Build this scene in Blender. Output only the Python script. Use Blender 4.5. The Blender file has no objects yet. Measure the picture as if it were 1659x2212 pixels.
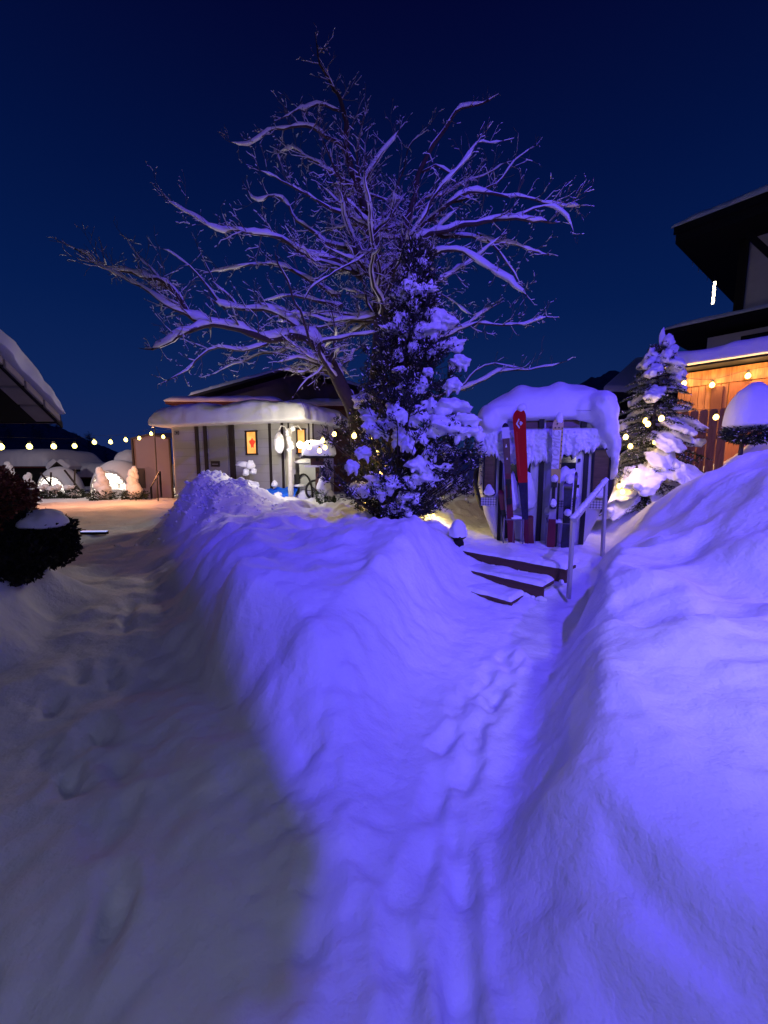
import bpy, bmesh, math, random
import numpy as np
from mathutils import Vector, Matrix
random.seed(7); RNG = np.random.default_rng(11)
sc = bpy.context.scene
COL = sc.collection
R = math.radians
EYE = 1.65; F = 400.0; PITCH = R(7.0)

# ------------------------------------------------------------------ tagging
def tag(o, label=None, cat=None, group=None, kind=None):
    if label: o['label'] = label
    if cat: o['category'] = cat
    if group: o['group'] = group
    if kind: o['kind'] = kind
    return o
def link(o, parent=None):
    COL.objects.link(o)
    if parent is not None: o.parent = parent
    return o
def thing(name, label, cat, loc=(0, 0, 0), yaw=0.0, group=None):
    o = bpy.data.objects.new(name, None); o.empty_display_size = .1
    o.location = loc; o.rotation_euler = (0, 0, yaw)
    link(o); tag(o, label, cat, group); return o
def copy_tree(o, parent=None):
    c = o.copy(); COL.objects.link(c); c.parent = parent
    for ch in list(o.children): copy_tree(ch, c)
    return c

# pixel of the photograph (1659 wide) -> world point at forward distance Y  (only used to survey positions)
def W(xd, yd, Y):
    s = 768 / 1659; x = (xd * s - 384) / F; zc = (512 - yd * s) / F
    dy = math.cos(PITCH) + math.sin(PITCH) * zc; dz = -math.sin(PITCH) + math.cos(PITCH) * zc
    t = Y / dy
    return Vector((x * t, Y, EYE + dz * t))
def WP(xd, yd, A, B):
    """where the survey ray meets the vertical plane through A,B -> (distance along AB, z)"""
    s = 768 / 1659; x = (xd * s - 384) / F; zc = (512 - yd * s) / F
    dy = math.cos(PITCH) + math.sin(PITCH) * zc; dz = -math.sin(PITCH) + math.cos(PITCH) * zc
    ex, ey = B[0] - A[0], B[1] - A[1]; L = math.hypot(ex, ey); ex /= L; ey /= L
    # t*(x,dy) = A + q*(ex,ey)
    det = x * (-ey) + ex * dy
    t = (A[0] * (-ey) + ex * A[1]) / det
    q = (x * A[1] - dy * A[0]) / det
    return q, EYE + dz * t

# ------------------------------------------------------------------ noise
def _h(ix, iy, iz, seed):
    n = (ix * 374761393 + iy * 668265263 + iz * 2147483647 + seed * 1274126177) & 0xffffffff
    n = ((n ^ (n >> 13)) * 1274126177) & 0xffffffff
    return ((n ^ (n >> 16)) & 0xffff) / 32767.5 - 1.0
def vnoise(x, y, z=0.0, seed=0):
    x = np.asarray(x, float); y = np.asarray(y, float); z = np.zeros_like(x) + z
    ix = np.floor(x).astype(np.int64); iy = np.floor(y).astype(np.int64); iz = np.floor(z).astype(np.int64)
    fx, fy, fz = x - ix, y - iy, z - iz
    fx = fx**3 * (fx * (fx * 6 - 15) + 10); fy = fy**3 * (fy * (fy * 6 - 15) + 10); fz = fz**3 * (fz * (fz * 6 - 15) + 10)
    r = 0
    for a in (0, 1):
        for b in (0, 1):
            for c in (0, 1):
                w = (fx if a else 1 - fx) * (fy if b else 1 - fy) * (fz if c else 1 - fz)
                r = r + w * _h(ix + a, iy + b, iz + c, seed)
    return r
def fbm(x, y, z=0.0, seed=0, octv=4, gain=.5):
    r = 0; a = 1; f = 1
    for i in range(octv):
        r = r + a * vnoise(x * f + 13.7 * i, y * f - 7.1 * i, np.asarray(z) * f, seed + i); a *= gain; f *= 2.03
    return r
def sstep(a, b, x):
    t = np.clip((x - a) / (b - a), 0, 1); return t * t * (3 - 2 * t)

# ------------------------------------------------------------------ materials
MATS = {}
def mat(name, col, rough=.6, metal=0, vary=.12, scale=4., bump=0, bscale=40., emit=None, estr=0, spec=.4, trans=0, stretch=None):
    if name in MATS: return MATS[name]
    m = bpy.data.materials.new(name); m.use_nodes = True; nt = m.node_tree; b = nt.nodes['Principled BSDF']
    b.inputs['Roughness'].default_value = rough; b.inputs['Metallic'].default_value = metal
    b.inputs['Specular IOR Level'].default_value = spec
    tc = nt.nodes.new('ShaderNodeTexCoord'); mp = nt.nodes.new('ShaderNodeMapping')
    nt.links.new(tc.outputs['Object'], mp.inputs['Vector'])
    if stretch: mp.inputs['Scale'].default_value = stretch
    n = nt.nodes.new('ShaderNodeTexNoise'); n.inputs['Scale'].default_value = scale; n.inputs['Detail'].default_value = 5
    nt.links.new(mp.outputs[0], n.inputs['Vector'])
    mx = nt.nodes.new('ShaderNodeMix'); mx.data_type = 'RGBA'
    c0 = [max(0, c * (1 - vary)) for c in col]; c1 = [min(1, c * (1 + vary)) for c in col]
    mx.inputs[6].default_value = (*c0, 1); mx.inputs[7].default_value = (*c1, 1)
    nt.links.new(n.outputs['Fac'], mx.inputs[0]); nt.links.new(mx.outputs[2], b.inputs['Base Color'])
    if bump:
        n2 = nt.nodes.new('ShaderNodeTexNoise'); n2.inputs['Scale'].default_value = bscale; n2.inputs['Detail'].default_value = 4
        nt.links.new(mp.outputs[0], n2.inputs['Vector'])
        bp = nt.nodes.new('ShaderNodeBump'); bp.inputs['Strength'].default_value = bump; bp.inputs['Distance'].default_value = .02
        nt.links.new(n2.outputs['Fac'], bp.inputs['Height']); nt.links.new(bp.outputs[0], b.inputs['Normal'])
    if emit: b.inputs['Emission Color'].default_value = (*emit, 1); b.inputs['Emission Strength'].default_value = estr
    if trans: b.inputs['Transmission Weight'].default_value = trans
    MATS[name] = m; return m
SNOW = mat('snow', (.80, .82, .86), .8, vary=.03, scale=2.5, bump=.35, bscale=28, spec=.2)
SNOWC = mat('snow_crusty', (.80, .82, .86), .8, vary=.05, scale=6, bump=.7, bscale=22, spec=.2)
BARK = mat('bark', (.055, .042, .034), .9, vary=.4, scale=9, bump=.6, bscale=30)
TWIG = mat('twig_bark', (.13, .10, .085), .9, vary=.3)
LEAF = mat('needles_dark', (.022, .035, .022), .8, vary=.5, scale=3)
LEAF2 = mat('needles_green', (.045, .075, .035), .7, vary=.4, scale=5)
BLACK = mat('black_rubber', (.008, .008, .010), .6, vary=.1)
ALU = mat('brushed_metal', (.42, .42, .45), .45, .6, vary=.12, scale=12)
GREYP = mat('grey_panel', (.48, .49, .52), .55, .1, vary=.06, scale=3)
STEEL = mat('steel_tube', (.30, .30, .32), .4, .7)
WOODD = mat('dark_wood', (.10, .052, .030), .75, vary=.35, scale=8, bump=.3, stretch=(1, 8, 8))
CARAVAN = mat('warm_grey_panel', (.45, .44, .40), .6, vary=.05, scale=1.5)
DARKP = mat('dark_trim', (.025, .018, .015), .6)
SHADE = mat('black_timber', (.010, .008, .007), .85, vary=.3)
GLASSD = mat('dark_glass', (.012, .012, .016), .12, spec=.6)
def glass_mat():
    m = mat('clear_glass', (.9, .9, .9), .06, trans=1.0, vary=0); return m
BULB = mat('warm_bulb', (1, .75, .35), .4, emit=(1.0, .62, .13), estr=9)
BULBF = mat('warm_bulb_far', (1, .8, .4), .4, emit=(1.0, .80, .16), estr=7)
CABLE = mat('black_cable', (.01, .01, .01), .6)
SOCKET = mat('bulb_socket', (.015, .015, .015), .5)

# ------------------------------------------------------------------ mesh helpers
def mesh_np(name, V, Fc, mats, parent=None, smooth=True, mi=None, loc=None, yaw=None):
    me = bpy.data.meshes.new(name); V = np.asarray(V, np.float32).reshape(-1, 3)
    Fc = [np.asarray(a, np.int32) for a in (Fc if isinstance(Fc, list) else [Fc]) if len(a)]
    me.vertices.add(len(V)); me.vertices.foreach_set('co', V.ravel())
    loops = np.concatenate([a.ravel() for a in Fc]); tot = np.concatenate([np.full(len(a), a.shape[1], np.int32) for a in Fc])
    me.loops.add(len(loops)); me.loops.foreach_set('vertex_index', loops)
    me.polygons.add(len(tot)); st = np.concatenate([[0], np.cumsum(tot)[:-1]]).astype(np.int32)
    me.polygons.foreach_set('loop_start', st); me.polygons.foreach_set('loop_total', tot)
    me.polygons.foreach_set('use_smooth', np.full(len(tot), smooth))
    if mi is not None: me.polygons.foreach_set('material_index', np.asarray(mi, np.int32))
    me.update(calc_edges=True); me.validate()
    for m in (mats if isinstance(mats, (list, tuple)) else [mats]): me.materials.append(m)
    o = bpy.data.objects.new(name, me); link(o, parent)
    if loc is not None: o.location = loc
    if yaw is not None: o.rotation_euler = (0, 0, yaw)
    return o
def ground_snow():
    m = mat('ground_snow', (.80, .82, .86), .85, vary=.05, scale=1.2, spec=.15); nt = m.node_tree; b = nt.nodes['Principled BSDF']
    tc = nt.nodes.new('ShaderNodeTexCoord'); prev = None
    for sc_, st_, di in ((6, .45, .05), (22, .4, .02), (90, .35, .006)):
        n = nt.nodes.new('ShaderNodeTexNoise'); n.inputs['Scale'].default_value = sc_; n.inputs['Detail'].default_value = 4; nt.links.new(tc.outputs['Object'], n.inputs['Vector'])
        bp = nt.nodes.new('ShaderNodeBump'); bp.inputs['Strength'].default_value = st_; bp.inputs['Distance'].default_value = di; nt.links.new(n.outputs['Fac'], bp.inputs['Height'])
        if prev: nt.links.new(prev.outputs[0], bp.inputs['Normal'])
        prev = bp
    nt.links.new(prev.outputs[0], b.inputs['Normal']); return m
class MB:
    def __init__(s): s.v = []; s.f = []; s.m = []; s.cur = 0
    def add(s, vs, fs):
        n = len(s.v); s.v += [tuple(v) for v in vs]
        for f in fs: s.f.append([n + i for i in f]); s.m.append(s.cur)
    def box(s, c, d, M=None):
        x, y, z = d[0] / 2, d[1] / 2, d[2] / 2
        vs = [Vector((a * x, b * y, e * z)) for a in (-1, 1) for b in (-1, 1) for e in (-1, 1)]
        if M is not None: vs = [M @ v for v in vs]
        vs = [v + Vector(c) for v in vs]
        s.add(vs, [(0, 1, 3, 2), (4, 6, 7, 5), (0, 4, 5, 1), (2, 3, 7, 6), (0, 2, 6, 4), (1, 5, 7, 3)])
    def bar(s, a, b, w, h=None):
        a = Vector(a); b = Vector(b); d = b - a; h = h or w
        M = d.to_track_quat('X', 'Z').to_matrix()
        s.box((a + b) / 2, (d.length, w, h), M)
    def tube(s, pts, rs, n=8, cap=True):
        pts = [Vector(p) for p in pts]
        if not isinstance(rs, (list, tuple, np.ndarray)): rs = [rs] * len(pts)
        rings = []; up = Vector((0, 0, 1)); prev = None
        for i, p in enumerate(pts):
            t = (pts[min(i + 1, len(pts) - 1)] - pts[max(i - 1, 0)])
            if t.length < 1e-9: t = up.copy()
            t.normalize()
            if prev is None: a = t.orthogonal().normalized()
            else:
                a = prev - t * prev.dot(t)
                a = a.normalized() if a.length > 1e-6 else t.orthogonal().normalized()
            prev = a; b = t.cross(a)
            rings.append([p + (a * math.cos(k * 2 * math.pi / n) + b * math.sin(k * 2 * math.pi / n)) * rs[i] for k in range(n)])
        vs = [v for r in rings for v in r]; fs = []
        for i in range(len(pts) - 1):
            for k in range(n): fs.append((i * n + k, i * n + (k + 1) % n, (i + 1) * n + (k + 1) % n, (i + 1) * n + k))
        if cap: fs.append(tuple(range(n - 1, -1, -1))); fs.append(tuple((len(pts) - 1) * n + k for k in range(n)))
        s.add(vs, fs)
    def lathe(s, c, prof, n=16):
        c = Vector(c); vs = []; fs = []
        for (r, z) in prof:
            for k in range(n): vs.append(c + Vector((r * math.cos(k * 2 * math.pi / n), r * math.sin(k * 2 * math.pi / n), z)))
        for i in range(len(prof) - 1):
            for k in range(n): fs.append((i * n + k, i * n + (k + 1) % n, (i + 1) * n + (k + 1) % n, (i + 1) * n + k))
        fs.append(tuple(range(n - 1, -1, -1))); fs.append(tuple((len(prof) - 1) * n + k for k in range(n)))
        s.add(vs, fs)
    def prism(s, poly, z0, z1):
        n = len(poly); vs = [(p[0], p[1], z0) for p in poly] + [(p[0], p[1], z1) for p in poly]
        fs = [tuple(range(n - 1, -1, -1)), tuple(range(n, 2 * n))] + [(k, (k + 1) % n, n + (k + 1) % n, n + k) for k in range(n)]
        s.add(vs, fs)
    def hull2(s, ra, rb):
        """two matching rings joined and capped"""
        n = len(ra); fs = [tuple(range(n - 1, -1, -1)), tuple(range(n, 2 * n))] + [(k, (k + 1) % n, n + (k + 1) % n, n + k) for k in range(n)]
        s.add(list(ra) + list(rb), fs)
    def build(s, name, mats, parent=None, smooth=False, bevel=0, loc=None, yaw=None):
        me = bpy.data.meshes.new(name); me.from_pydata([tuple(v) for v in s.v], [], s.f)
        for m in (mats if isinstance(mats, (list, tuple)) else [mats]): me.materials.append(m)
        for p, k in zip(me.polygons, s.m): p.material_index = k; p.use_smooth = smooth
        bm = bmesh.new(); bm.from_mesh(me); bmesh.ops.recalc_face_normals(bm, faces=bm.faces[:]); bm.to_mesh(me); bm.free()
        o = bpy.data.objects.new(name, me); link(o, parent)
        if loc is not None: o.location = loc
        if yaw is not None: o.rotation_euler = (0, 0, yaw)
        if bevel:
            bv = o.modifiers.new('b', 'BEVEL'); bv.width = bevel; bv.segments = 2; bv.limit_method = 'ANGLE'
        return o
def part(name, m, parent, fn, **kw):
    b = MB(); fn(b); return b.build(name, m, parent, **kw)

_ico = {}
def ico(sub):
    if sub not in _ico:
        bm = bmesh.new(); bmesh.ops.create_icosphere(bm, subdivisions=sub, radius=1)
        _ico[sub] = (np.array([v.co[:] for v in bm.verts]), np.array([[v.index for v in f.verts] for f in bm.faces])); bm.free()
    return _ico[sub]
def fuse_mesh(o, vox, it=2):
    """melt overlapping lumps into one skin of snow"""
    r = o.modifiers.new('r', 'REMESH'); r.mode = 'VOXEL'; r.voxel_size = vox
    m = o.modifiers.new('s', 'SMOOTH'); m.iterations = it; m.factor = .5
    me = bpy.data.meshes.new_from_object(o.evaluated_get(bpy.context.evaluated_depsgraph_get())); old = o.data; o.modifiers.clear(); me.name = old.name; o.data = me
    if not me.materials:
        for mm in old.materials: me.materials.append(mm)
    me.polygons.foreach_set('use_smooth', np.ones(len(me.polygons), bool)); return o
class Blobs:
    def __init__(s): s.V = []; s.F = []; s.n = 0
    def add(s, c, r, rot=None, amp=.18, sc_=1.6, sub=3, flat=.35, seed=None, octv=3):
        V, Fc = ico(sub); V = V.copy(); seed = random.randint(0, 9999) if seed is None else seed
        k = 1 + amp * fbm(V[:, 0] * sc_ + seed, V[:, 1] * sc_, V[:, 2] * sc_, seed % 97, octv)
        V = V * k[:, None]
        V[:, 2] = np.where(V[:, 2] < 0, V[:, 2] * flat, V[:, 2])
        V = V * np.array(r)
        if rot is not None: V = V @ np.array(rot).T
        s.V.append(V + np.array(c)); s.F.append(Fc + s.n); s.n += len(V); return s
    def build(s, name, m=None, parent=None, fuse=0, **kw):
        o = mesh_np(name, np.concatenate(s.V), np.concatenate(s.F), m or SNOW, parent, **kw)
        return fuse_mesh(o, fuse) if fuse else o
def blob(name, c, r, parent=None, m=None, **kw):
    return Blobs().add(c, r, **kw).build(name, m, parent)

def snow_slab(name, a, b, t, parent=None, loc=(0, 0, 0), yaw=0, p=6, amp=.05, nsc=1.3, seed=1, m=None, n=(60, 30), slope=(0, 0), under=.05, top=None, edge=.38):
    """a pillow of snow lying on a rectangle 2a x 2b; rounded edges bulge a little past it"""
    nu, nv = n; u = np.sin(np.linspace(-1, 1, nu) * math.pi / 2); v = np.sin(np.linspace(-1, 1, nv) * math.pi / 2)
    U, Vv = np.meshgrid(u, v, indexing='ij')
    h = np.clip((1 - np.abs(U)**p) * (1 - np.abs(Vv)**p), 0, 1)**edge
    wob = 1 + .018 * fbm(U * 3 * a, Vv * 3 * b, 0, seed + 5, 3)
    X = U * a * wob; Y = Vv * b * wob
    nn = fbm(X * nsc, Y * nsc, 0, seed, 4)
    Z = h * (t + amp * nn) + (top(X, Y) * h if top else 0) + slope[0] * X + slope[1] * Y
    Zb = -under * np.ones_like(Z) * h + slope[0] * X + slope[1] * Y
    V1 = np.stack([X, Y, Z], -1).reshape(-1, 3); V2 = np.stack([X, Y, Zb], -1).reshape(-1, 3)
    i = np.arange(nu - 1)[:, None] * nv + np.arange(nv - 1)[None]; i = i.ravel()
    f1 = np.stack([i, i + nv, i + nv + 1, i + 1], 1); f2 = f1[:, ::-1] + nu * nv
    return mesh_np(name, np.concatenate([V1, V2]), np.concatenate([f1, f2]), m or SNOW, parent, loc=loc, yaw=yaw)

def segs_mesh(P0, P1, R0, R1, n=3):
    """many short tapered rods as arrays"""
    P0 = np.asarray(P0, float); P1 = np.asarray(P1, float); d = P1 - P0; L = np.linalg.norm(d, axis=1, keepdims=True) + 1e-9; t = d / L
    ref = np.where(np.abs(t[:, 2:3]) > .9, np.array([[1., 0, 0]]), np.array([[0, 0, 1.]]))
    a = np.cross(t, ref); a /= np.linalg.norm(a, axis=1, keepdims=True) + 1e-9; b = np.cross(t, a)
    N = len(P0); V = np.zeros((N, 2 * n, 3))
    for k in range(n):
        c = math.cos(2 * math.pi * k / n); s_ = math.sin(2 * math.pi * k / n); o = a * c + b * s_
        V[:, k] = P0 + o * np.asarray(R0)[:, None]; V[:, n + k] = P1 + o * np.asarray(R1)[:, None]
    base = (np.arange(N) * 2 * n)[:, None]
    Fc = np.concatenate([base + np.array([[k, (k + 1) % n, n + (k + 1) % n, n + k]]) for k in range(n)])
    return V.reshape(-1, 3), Fc

# ------------------------------------------------------------------ GROUND
RP = [(.20, -2, 1.2, 0), (.16, .3, .55, 0), (.12, 1.05, .20, 0), (.24, 1.6, .26, 0), (.42, 2.1, .30, .0), (.70, 2.7, .34, 0), (.99, 3.2, .38, 0), (1.27, 3.75, .46, -.02), (1.5, 4.3, .58, -.02),
      (1.72, 4.7, .62, .06), (1.95, 5.2, .62, .27), (2.3, 5.75, .8, .37), (2.6, 6.6, 1.1, .37), (2.9, 7.6, 1.1, .40)]
LP = [(-1.0, -2, 2.0, 0), (-.95, .5, 1.15, 0), (-1.25, 1.4, .80, 0), (-2.0, 2.4, .60, 0), (-2.60, 3.45, .50, 0), (-3.25, 4.8, .42, 0), (-5.4, 7, .80, 0), (-8.0, 10, 1.5, 0), (-10.5, 13.5, 3.0, 0), (-14, 19, 6.5, 0), (-18, 26, 9, 0)]
def corridor(x, y, P):
    best = np.full(x.shape, 1e9); hw = np.zeros(x.shape); fl = np.zeros(x.shape)
    for a, b in zip(P[:-1], P[1:]):
        dx, dy = b[0] - a[0], b[1] - a[1]; L2 = dx * dx + dy * dy
        t = np.clip(((x - a[0]) * dx + (y - a[1]) * dy) / L2, 0, 1)
        d = np.hypot(x - a[0] - t * dx, y - a[1] - t * dy)
        m = d < best; best = np.where(m, d, best); hw = np.where(m, a[2] + t * (b[2] - a[2]), hw); fl = np.where(m, a[3] + t * (b[3] - a[3]), fl)
    return best, hw, fl
def gauss(x, y, cx, cy, sx, sy, h): return h * np.exp(-((x - cx) / sx)**2 - ((y - cy) / sy)**2)
def ground_z(x, y):
    x = np.asarray(x, float); y = np.asarray(y, float)
    wx = x + .22 * fbm(x * .7, y * .7, 0, 31, 3); wy = y + .22 * fbm(x * .7 + 9, y * .7, 0, 37, 3)
    near = 1 - sstep(9, 16, y)
    b = .72 - .17 * sstep(5, 8, y) * (1 - sstep(1, 3, x)) - .5 * sstep(13, 22, y) * (1 - sstep(2, 7, x))
    b = b - .45 * sstep(-6.5, -10, x) * sstep(7, 11, y)
    b = b + .10 * sstep(.8, 2.2, x) * near
    # rise towards the huts on the right
    b = b + 1.02 * sstep(2.6, 5.0, wx + .12 * (4.5 - wy)) * (1 - sstep(5.3, 7.3, wy - .9 * np.maximum(0, wx - 5.4)))
    b = b + .80 * sstep(5.2, 8.0, x) * sstep(5.5, 8.5, y)
    b = b - gauss(x, y, 3.5, 5.5, .75, 1.2, .22)
    b = b - gauss(x, y, 4.9, 7.3, 1.0, .9, .05)
    # shovelled heap before the caravan
    b = b + gauss(wx, wy, -4.5, 9.0, 1.35, 1.3, .74) + gauss(wx, wy, -3.0, 9.1, 1.0, .9, .30) + gauss(wx, wy, -5.9, 8.2, .9, 1.1, .18)
    # ridge between the two paths
    b = b + gauss(wx, wy, .05, 4.7, .75, .75, .16) + gauss(wx, wy, -.9, 3.1, .8, .6, .05) + gauss(wx, wy, .05, 2.7, .45, .7, .09) - gauss(wx, wy, -.6, 3.9, .35, .35, .10)
    b = b - (1 - sstep(1.0, 3.4, y + .25 * x)) * (1 - sstep(.3, .55, x)) * .40
    b = b - .25 * sstep(-1.6, -2.6, x) * (1 - sstep(1.8, 3.6, y))
    b = b - .24 * sstep(.25, .5, x) * (1 - sstep(2.6, 5.4, y)) * (1 - sstep(1.6, 3.4, x - .25 * y))
    # terraces of the right bank nearest the camera
    nq = .05 * fbm(x * 1.6, y * 1.6, 0, 51, 3)
    qa = y + .4 * (x - .6) + 1.6 * np.maximum(0, x - .78) + nq; qb = y + .9 * np.maximum(0, x - .62) + nq * .8
    rb = sstep(.2, .45, x)
    b = b - rb * (.18 * (1 - sstep(1.16, 1.46, qa)) + .12 * (1 - sstep(.98, 1.10, qb)) + .04 * np.exp(-((qb - 1.0) / .05)**2))
    q2 = y + .18 * x + .10 * fbm(x * 1.4, y * 1.4, 0, 77, 3)
    b = b + rb * near * (.07 * np.exp(-((q2 - 2.65) / .26)**2) + .12 * np.exp(-((q2 - 3.7) / .28)**2) + .03 * np.exp(-((q2 - 2.1) / .15)**2))
    b = b + .05 * fbm(x * .55, y * .55, 0, 3, 3) + .035 * fbm(wx * 1.3 + wy * .8, wy * .9, 0, 4, 2) * sstep(1.5, 3, y)
    und = sstep(.6, 2.2, y)
    mound = (1 - sstep(.6, 1.3, x - .45 * (y - 2))) * sstep(1.5, 2.6, y) * (1 - sstep(9, 12, y))
    al = .55 * wx + .83 * wy; ac = .83 * wx - .55 * wy
    b = b + mound * .11 * (.55 - np.abs(fbm(ac * 1.5, al * .55, 0, 21, 3))) 
    rbank = sstep(.9, 1.8, x) * sstep(1.3, 2.2, y) * (1 - sstep(8, 11, y))
    b = b + rbank * .12 * (.5 - np.abs(fbm(wx * .55 - wy * .25, wy * 1.35 + wx * .35, 0, 23, 3)))
    b = b - gauss(x, y, 4.95, 5.6, .75, .9, .22)
    f1 = fbm(x * 1.15 + 3, y * 1.15, 0, 5, 3); b = b + .07 * und * (1 - np.abs(f1) * 1.6)
    mid = sstep(4.5, 6, y) * (1 - sstep(12, 15, y)) * (1 - sstep(.6, 1.4, x))
    f2 = fbm(wx * 1.7, wy * 1.3, 0, 9, 3); b = b + mid * .13 * (.5 - np.abs(f2))
    far = sstep(28, 60, np.hypot(x, y)); b = b * (1 - far * .4) + far * .4 * fbm(x * .03, y * .03, 0, 90, 3)
    # carve the trodden paths
    ed = .13 * fbm(x * 1.1, y * 1.1, 0, 61, 2)
    d, hw, fl = corridor(x, y, RP); wl = .36 + .09 * vnoise(x * 1.3, y * 1.3, 0, 62)
    wl = wl + .25 * sstep(4.8, 6, y)
    side = sstep(.12, -.12, (x - .42) * .86 - (y - 2.1) * .5) * sstep(.9, 1.6, y); wl = wl + .42 * side
    w1 = sstep(hw, hw + wl, d + ed * .55)
    z1 = fl + (b - fl) * w1
    d2, hw2, fl2 = corridor(x, y, LP); w2 = sstep(hw2, hw2 + .55 + .16 * np.maximum(0, y - 2.5), d2 + ed * 1.3)
    f2_ = fl2 + .06 * fbm(x * 1.0, y * 1.0, 0, 63, 3) * sstep(1.2, 2.2, y)
    z2 = f2_ + (b - f2_) * w2
    w1 = np.clip(w1, 0, 1); fl_ = (fl * (1.001 - w1) + f2_ * (1.001 - w2)) / (2.002 - w1 - w2); z = fl_ + (b - fl_) * w1 * w2
    # trodden lumps and crumbs
    flo = 1 - np.minimum(w1, w2)
    z = z + flo * (.022 * fbm(x * 3.1, y * 2.4, 0, 71, 3)) * (1 - .3 * sstep(8, 12, y))
    z = z + .012 * fbm(x * 4.5, y * 4.5, 0, 73, 3) + (1 - sstep(7, 10, y)) * (.003 * fbm(x * 13, y * 13, 0, 83, 2) + .012 * np.maximum(0, fbm(x * 7, y * 7, 0, 85, 2) - .35))
    wall = np.maximum(4 * w1 * (1 - w1), 4 * w2 * (1 - w2))
    cr = fbm(x * 9, y * 9, 0, 75, 2); z = z + wall * .020 * cr + wall * .03 * fbm(x * 3.3, y * 3.3, 0, 76, 3)
    z = z + gauss(x, y, -3.95, 4.45, .42, .5, .40) + gauss(x, y, -5.05, 5.1, .55, .6, .22)
    # crumbly heap
    hp = np.exp(-((x + 3.9) / 1.3)**2 - ((y - 8.6) / 1.0)**2); z = z + hp * .09 * np.maximum(0, fbm(x * 5, y * 5, 0, 79, 2))
    # footprints
    rr = random.Random(5)
    for P, n, wd in ((RP, 26, .13), (LP, 30, .3)):
        for i in range(n):
            s_ = rr.random() * (5.2 if P is RP else 5.5) + 1; a = P[int(s_)]; c = P[int(s_) + 1]; t = s_ % 1
            cx = a[0] + t * (c[0] - a[0]) + rr.uniform(-wd, wd); cy = a[1] + t * (c[1] - a[1])
            an = math.atan2(c[1] - a[1], c[0] - a[0]) + rr.uniform(-.3, .3)
            lx = (x - cx) * math.cos(an) + (y - cy) * math.sin(an); ly = -(x - cx) * math.sin(an) + (y - cy) * math.cos(an)
            e = np.exp(-((lx / .15)**4) - ((ly / .06)**4)); e2 = np.exp(-((lx / .21)**4) - ((ly / .11)**4)); z = z - (.062 * e - .018 * e2) * rr.uniform(.5, 1.1)
    return z
def gz(x, y): return float(ground_z(np.array([x]), np.array([y]))[0])
def build_ground():
    tx = np.linspace(-5.3, 5.3, 780); X = 1.5 * np.sinh(tx) + .0
    ty = np.linspace(-1.75, 5.4, 700); Y = 1.3 + 1.8 * np.sinh(ty)
    GX, GY = np.meshgrid(X, Y, indexing='ij'); Z = ground_z(GX.ravel(), GY.ravel())
    V = np.stack([GX.ravel(), GY.ravel(), Z], 1); ny = len(Y)
    i = (np.arange(len(X) - 1)[:, None] * ny + np.arange(ny - 1)[None]).ravel()
    o = mesh_np('ground', V, np.stack([i, i + ny, i + ny + 1, i + 1], 1), ground_snow()); tag(o, kind='structure')
build_ground()

def chunks():
    """broken lumps of shovelled snow lying along the cuts and on the heap"""
    rr = random.Random(77); V0, F0 = ico(1); Vs = []; Fs = []; n = 0
    def put(x, y, r):
        nonlocal n
        z = gzs[k]; v = V0 * np.array([r * rr.uniform(.7, 1.3), r * rr.uniform(.7, 1.3), r * rr.uniform(.5, .9)]) * (1 + .25 * RNG.normal(size=(len(V0), 1))) + np.array([x, y, z + r * .15]); Vs.append(v); Fs.append(F0 + n); n += len(V0)
    pts = []
    for _ in range(420): pts.append((rr.gauss(-3.7, .6), rr.gauss(8.5, .4), rr.uniform(.015, .055)))
    A = np.array(pts); gzs = ground_z(A[:, 0], A[:, 1])
    for k, (x, y, r) in enumerate(pts): put(x, y, r)
    o = mesh_np('snow_crumbs', np.concatenate(Vs), np.concatenate(Fs), SNOW); tag(o, 'loose crumbs of shovelled snow on the heap before the caravan', 'snow', kind='stuff')
chunks()
# ------------------------------------------------------------------ GONDOLA CABIN, STEPS, RAIL, SKIS
GYAW = R(-17); GX, GY_, GZ = 2.52, 6.42, .34
def gl(x, y, z):
    v = Matrix.Rotation(GYAW, 3, 'Z') @ Vector((x, y, z)); return Vector((GX + v.x, GY_ + v.y, GZ + z))
g = thing('gondola_cabin', 'old grey ski lift gondola cabin under drooping snow at the top of the wooden steps', 'gondola cabin', (GX, GY_, GZ), GYAW)
def hw_at(z):      # half width of the cabin, bulging at the waist and tucked in to the floor
    return np.interp(z, [0, .45, .95, 1.4, 2.05, 2.15], [.70, .88, 1.00, .98, .80, .70])
def fr_at(z):      # how far the front leans out (towards -y)
    return np.interp(z, [0, .45, .95, 1.4, 2.1], [.04, .00, -.02, 0, .12])
def g_shell(b):
    zs = [0, .12, .45, .75, .95, 1.2, 1.4, 1.75, 2.05, 2.13]
    rings = []
    for z in zs:
        h = float(hw_at(z)); f = float(fr_at(z)); dpt = 1.75 - f * .5; r = .16; ring = []
        for cx, cy, a0 in ((h - r, f + r, -90), (h - r, dpt - r, 0), (-h + r, dpt - r, 90), (-h + r, f + r, 180)):
            for k in range(5): a = R(a0 + k * 22.5); ring.append((cx + r * math.cos(a), cy + r * math.sin(a), z))
        rings.append(ring)
    n = len(rings[0]); vs = [v for r_ in rings for v in r_]; fs = []
    for i in range(len(zs) - 1):
        for k in range(n):
            z0, z1 = zs[i], zs[i + 1]; mid = Vector(rings[i][k]).lerp(Vector(rings[i + 1][(k + 1) % n]), .5)
            fs.append((i * n + k, i * n + (k + 1) % n, (i + 1) * n + (k + 1) % n, (i + 1) * n + k))
    fs.append(tuple(range(n - 1, -1, -1))); fs.append(tuple((len(zs) - 1) * n + k for k in range(n)))
    b.add(vs, fs)
part('body', GREYP, g, g_shell, smooth=True)
def fy(z): return float(fr_at(z))
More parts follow.
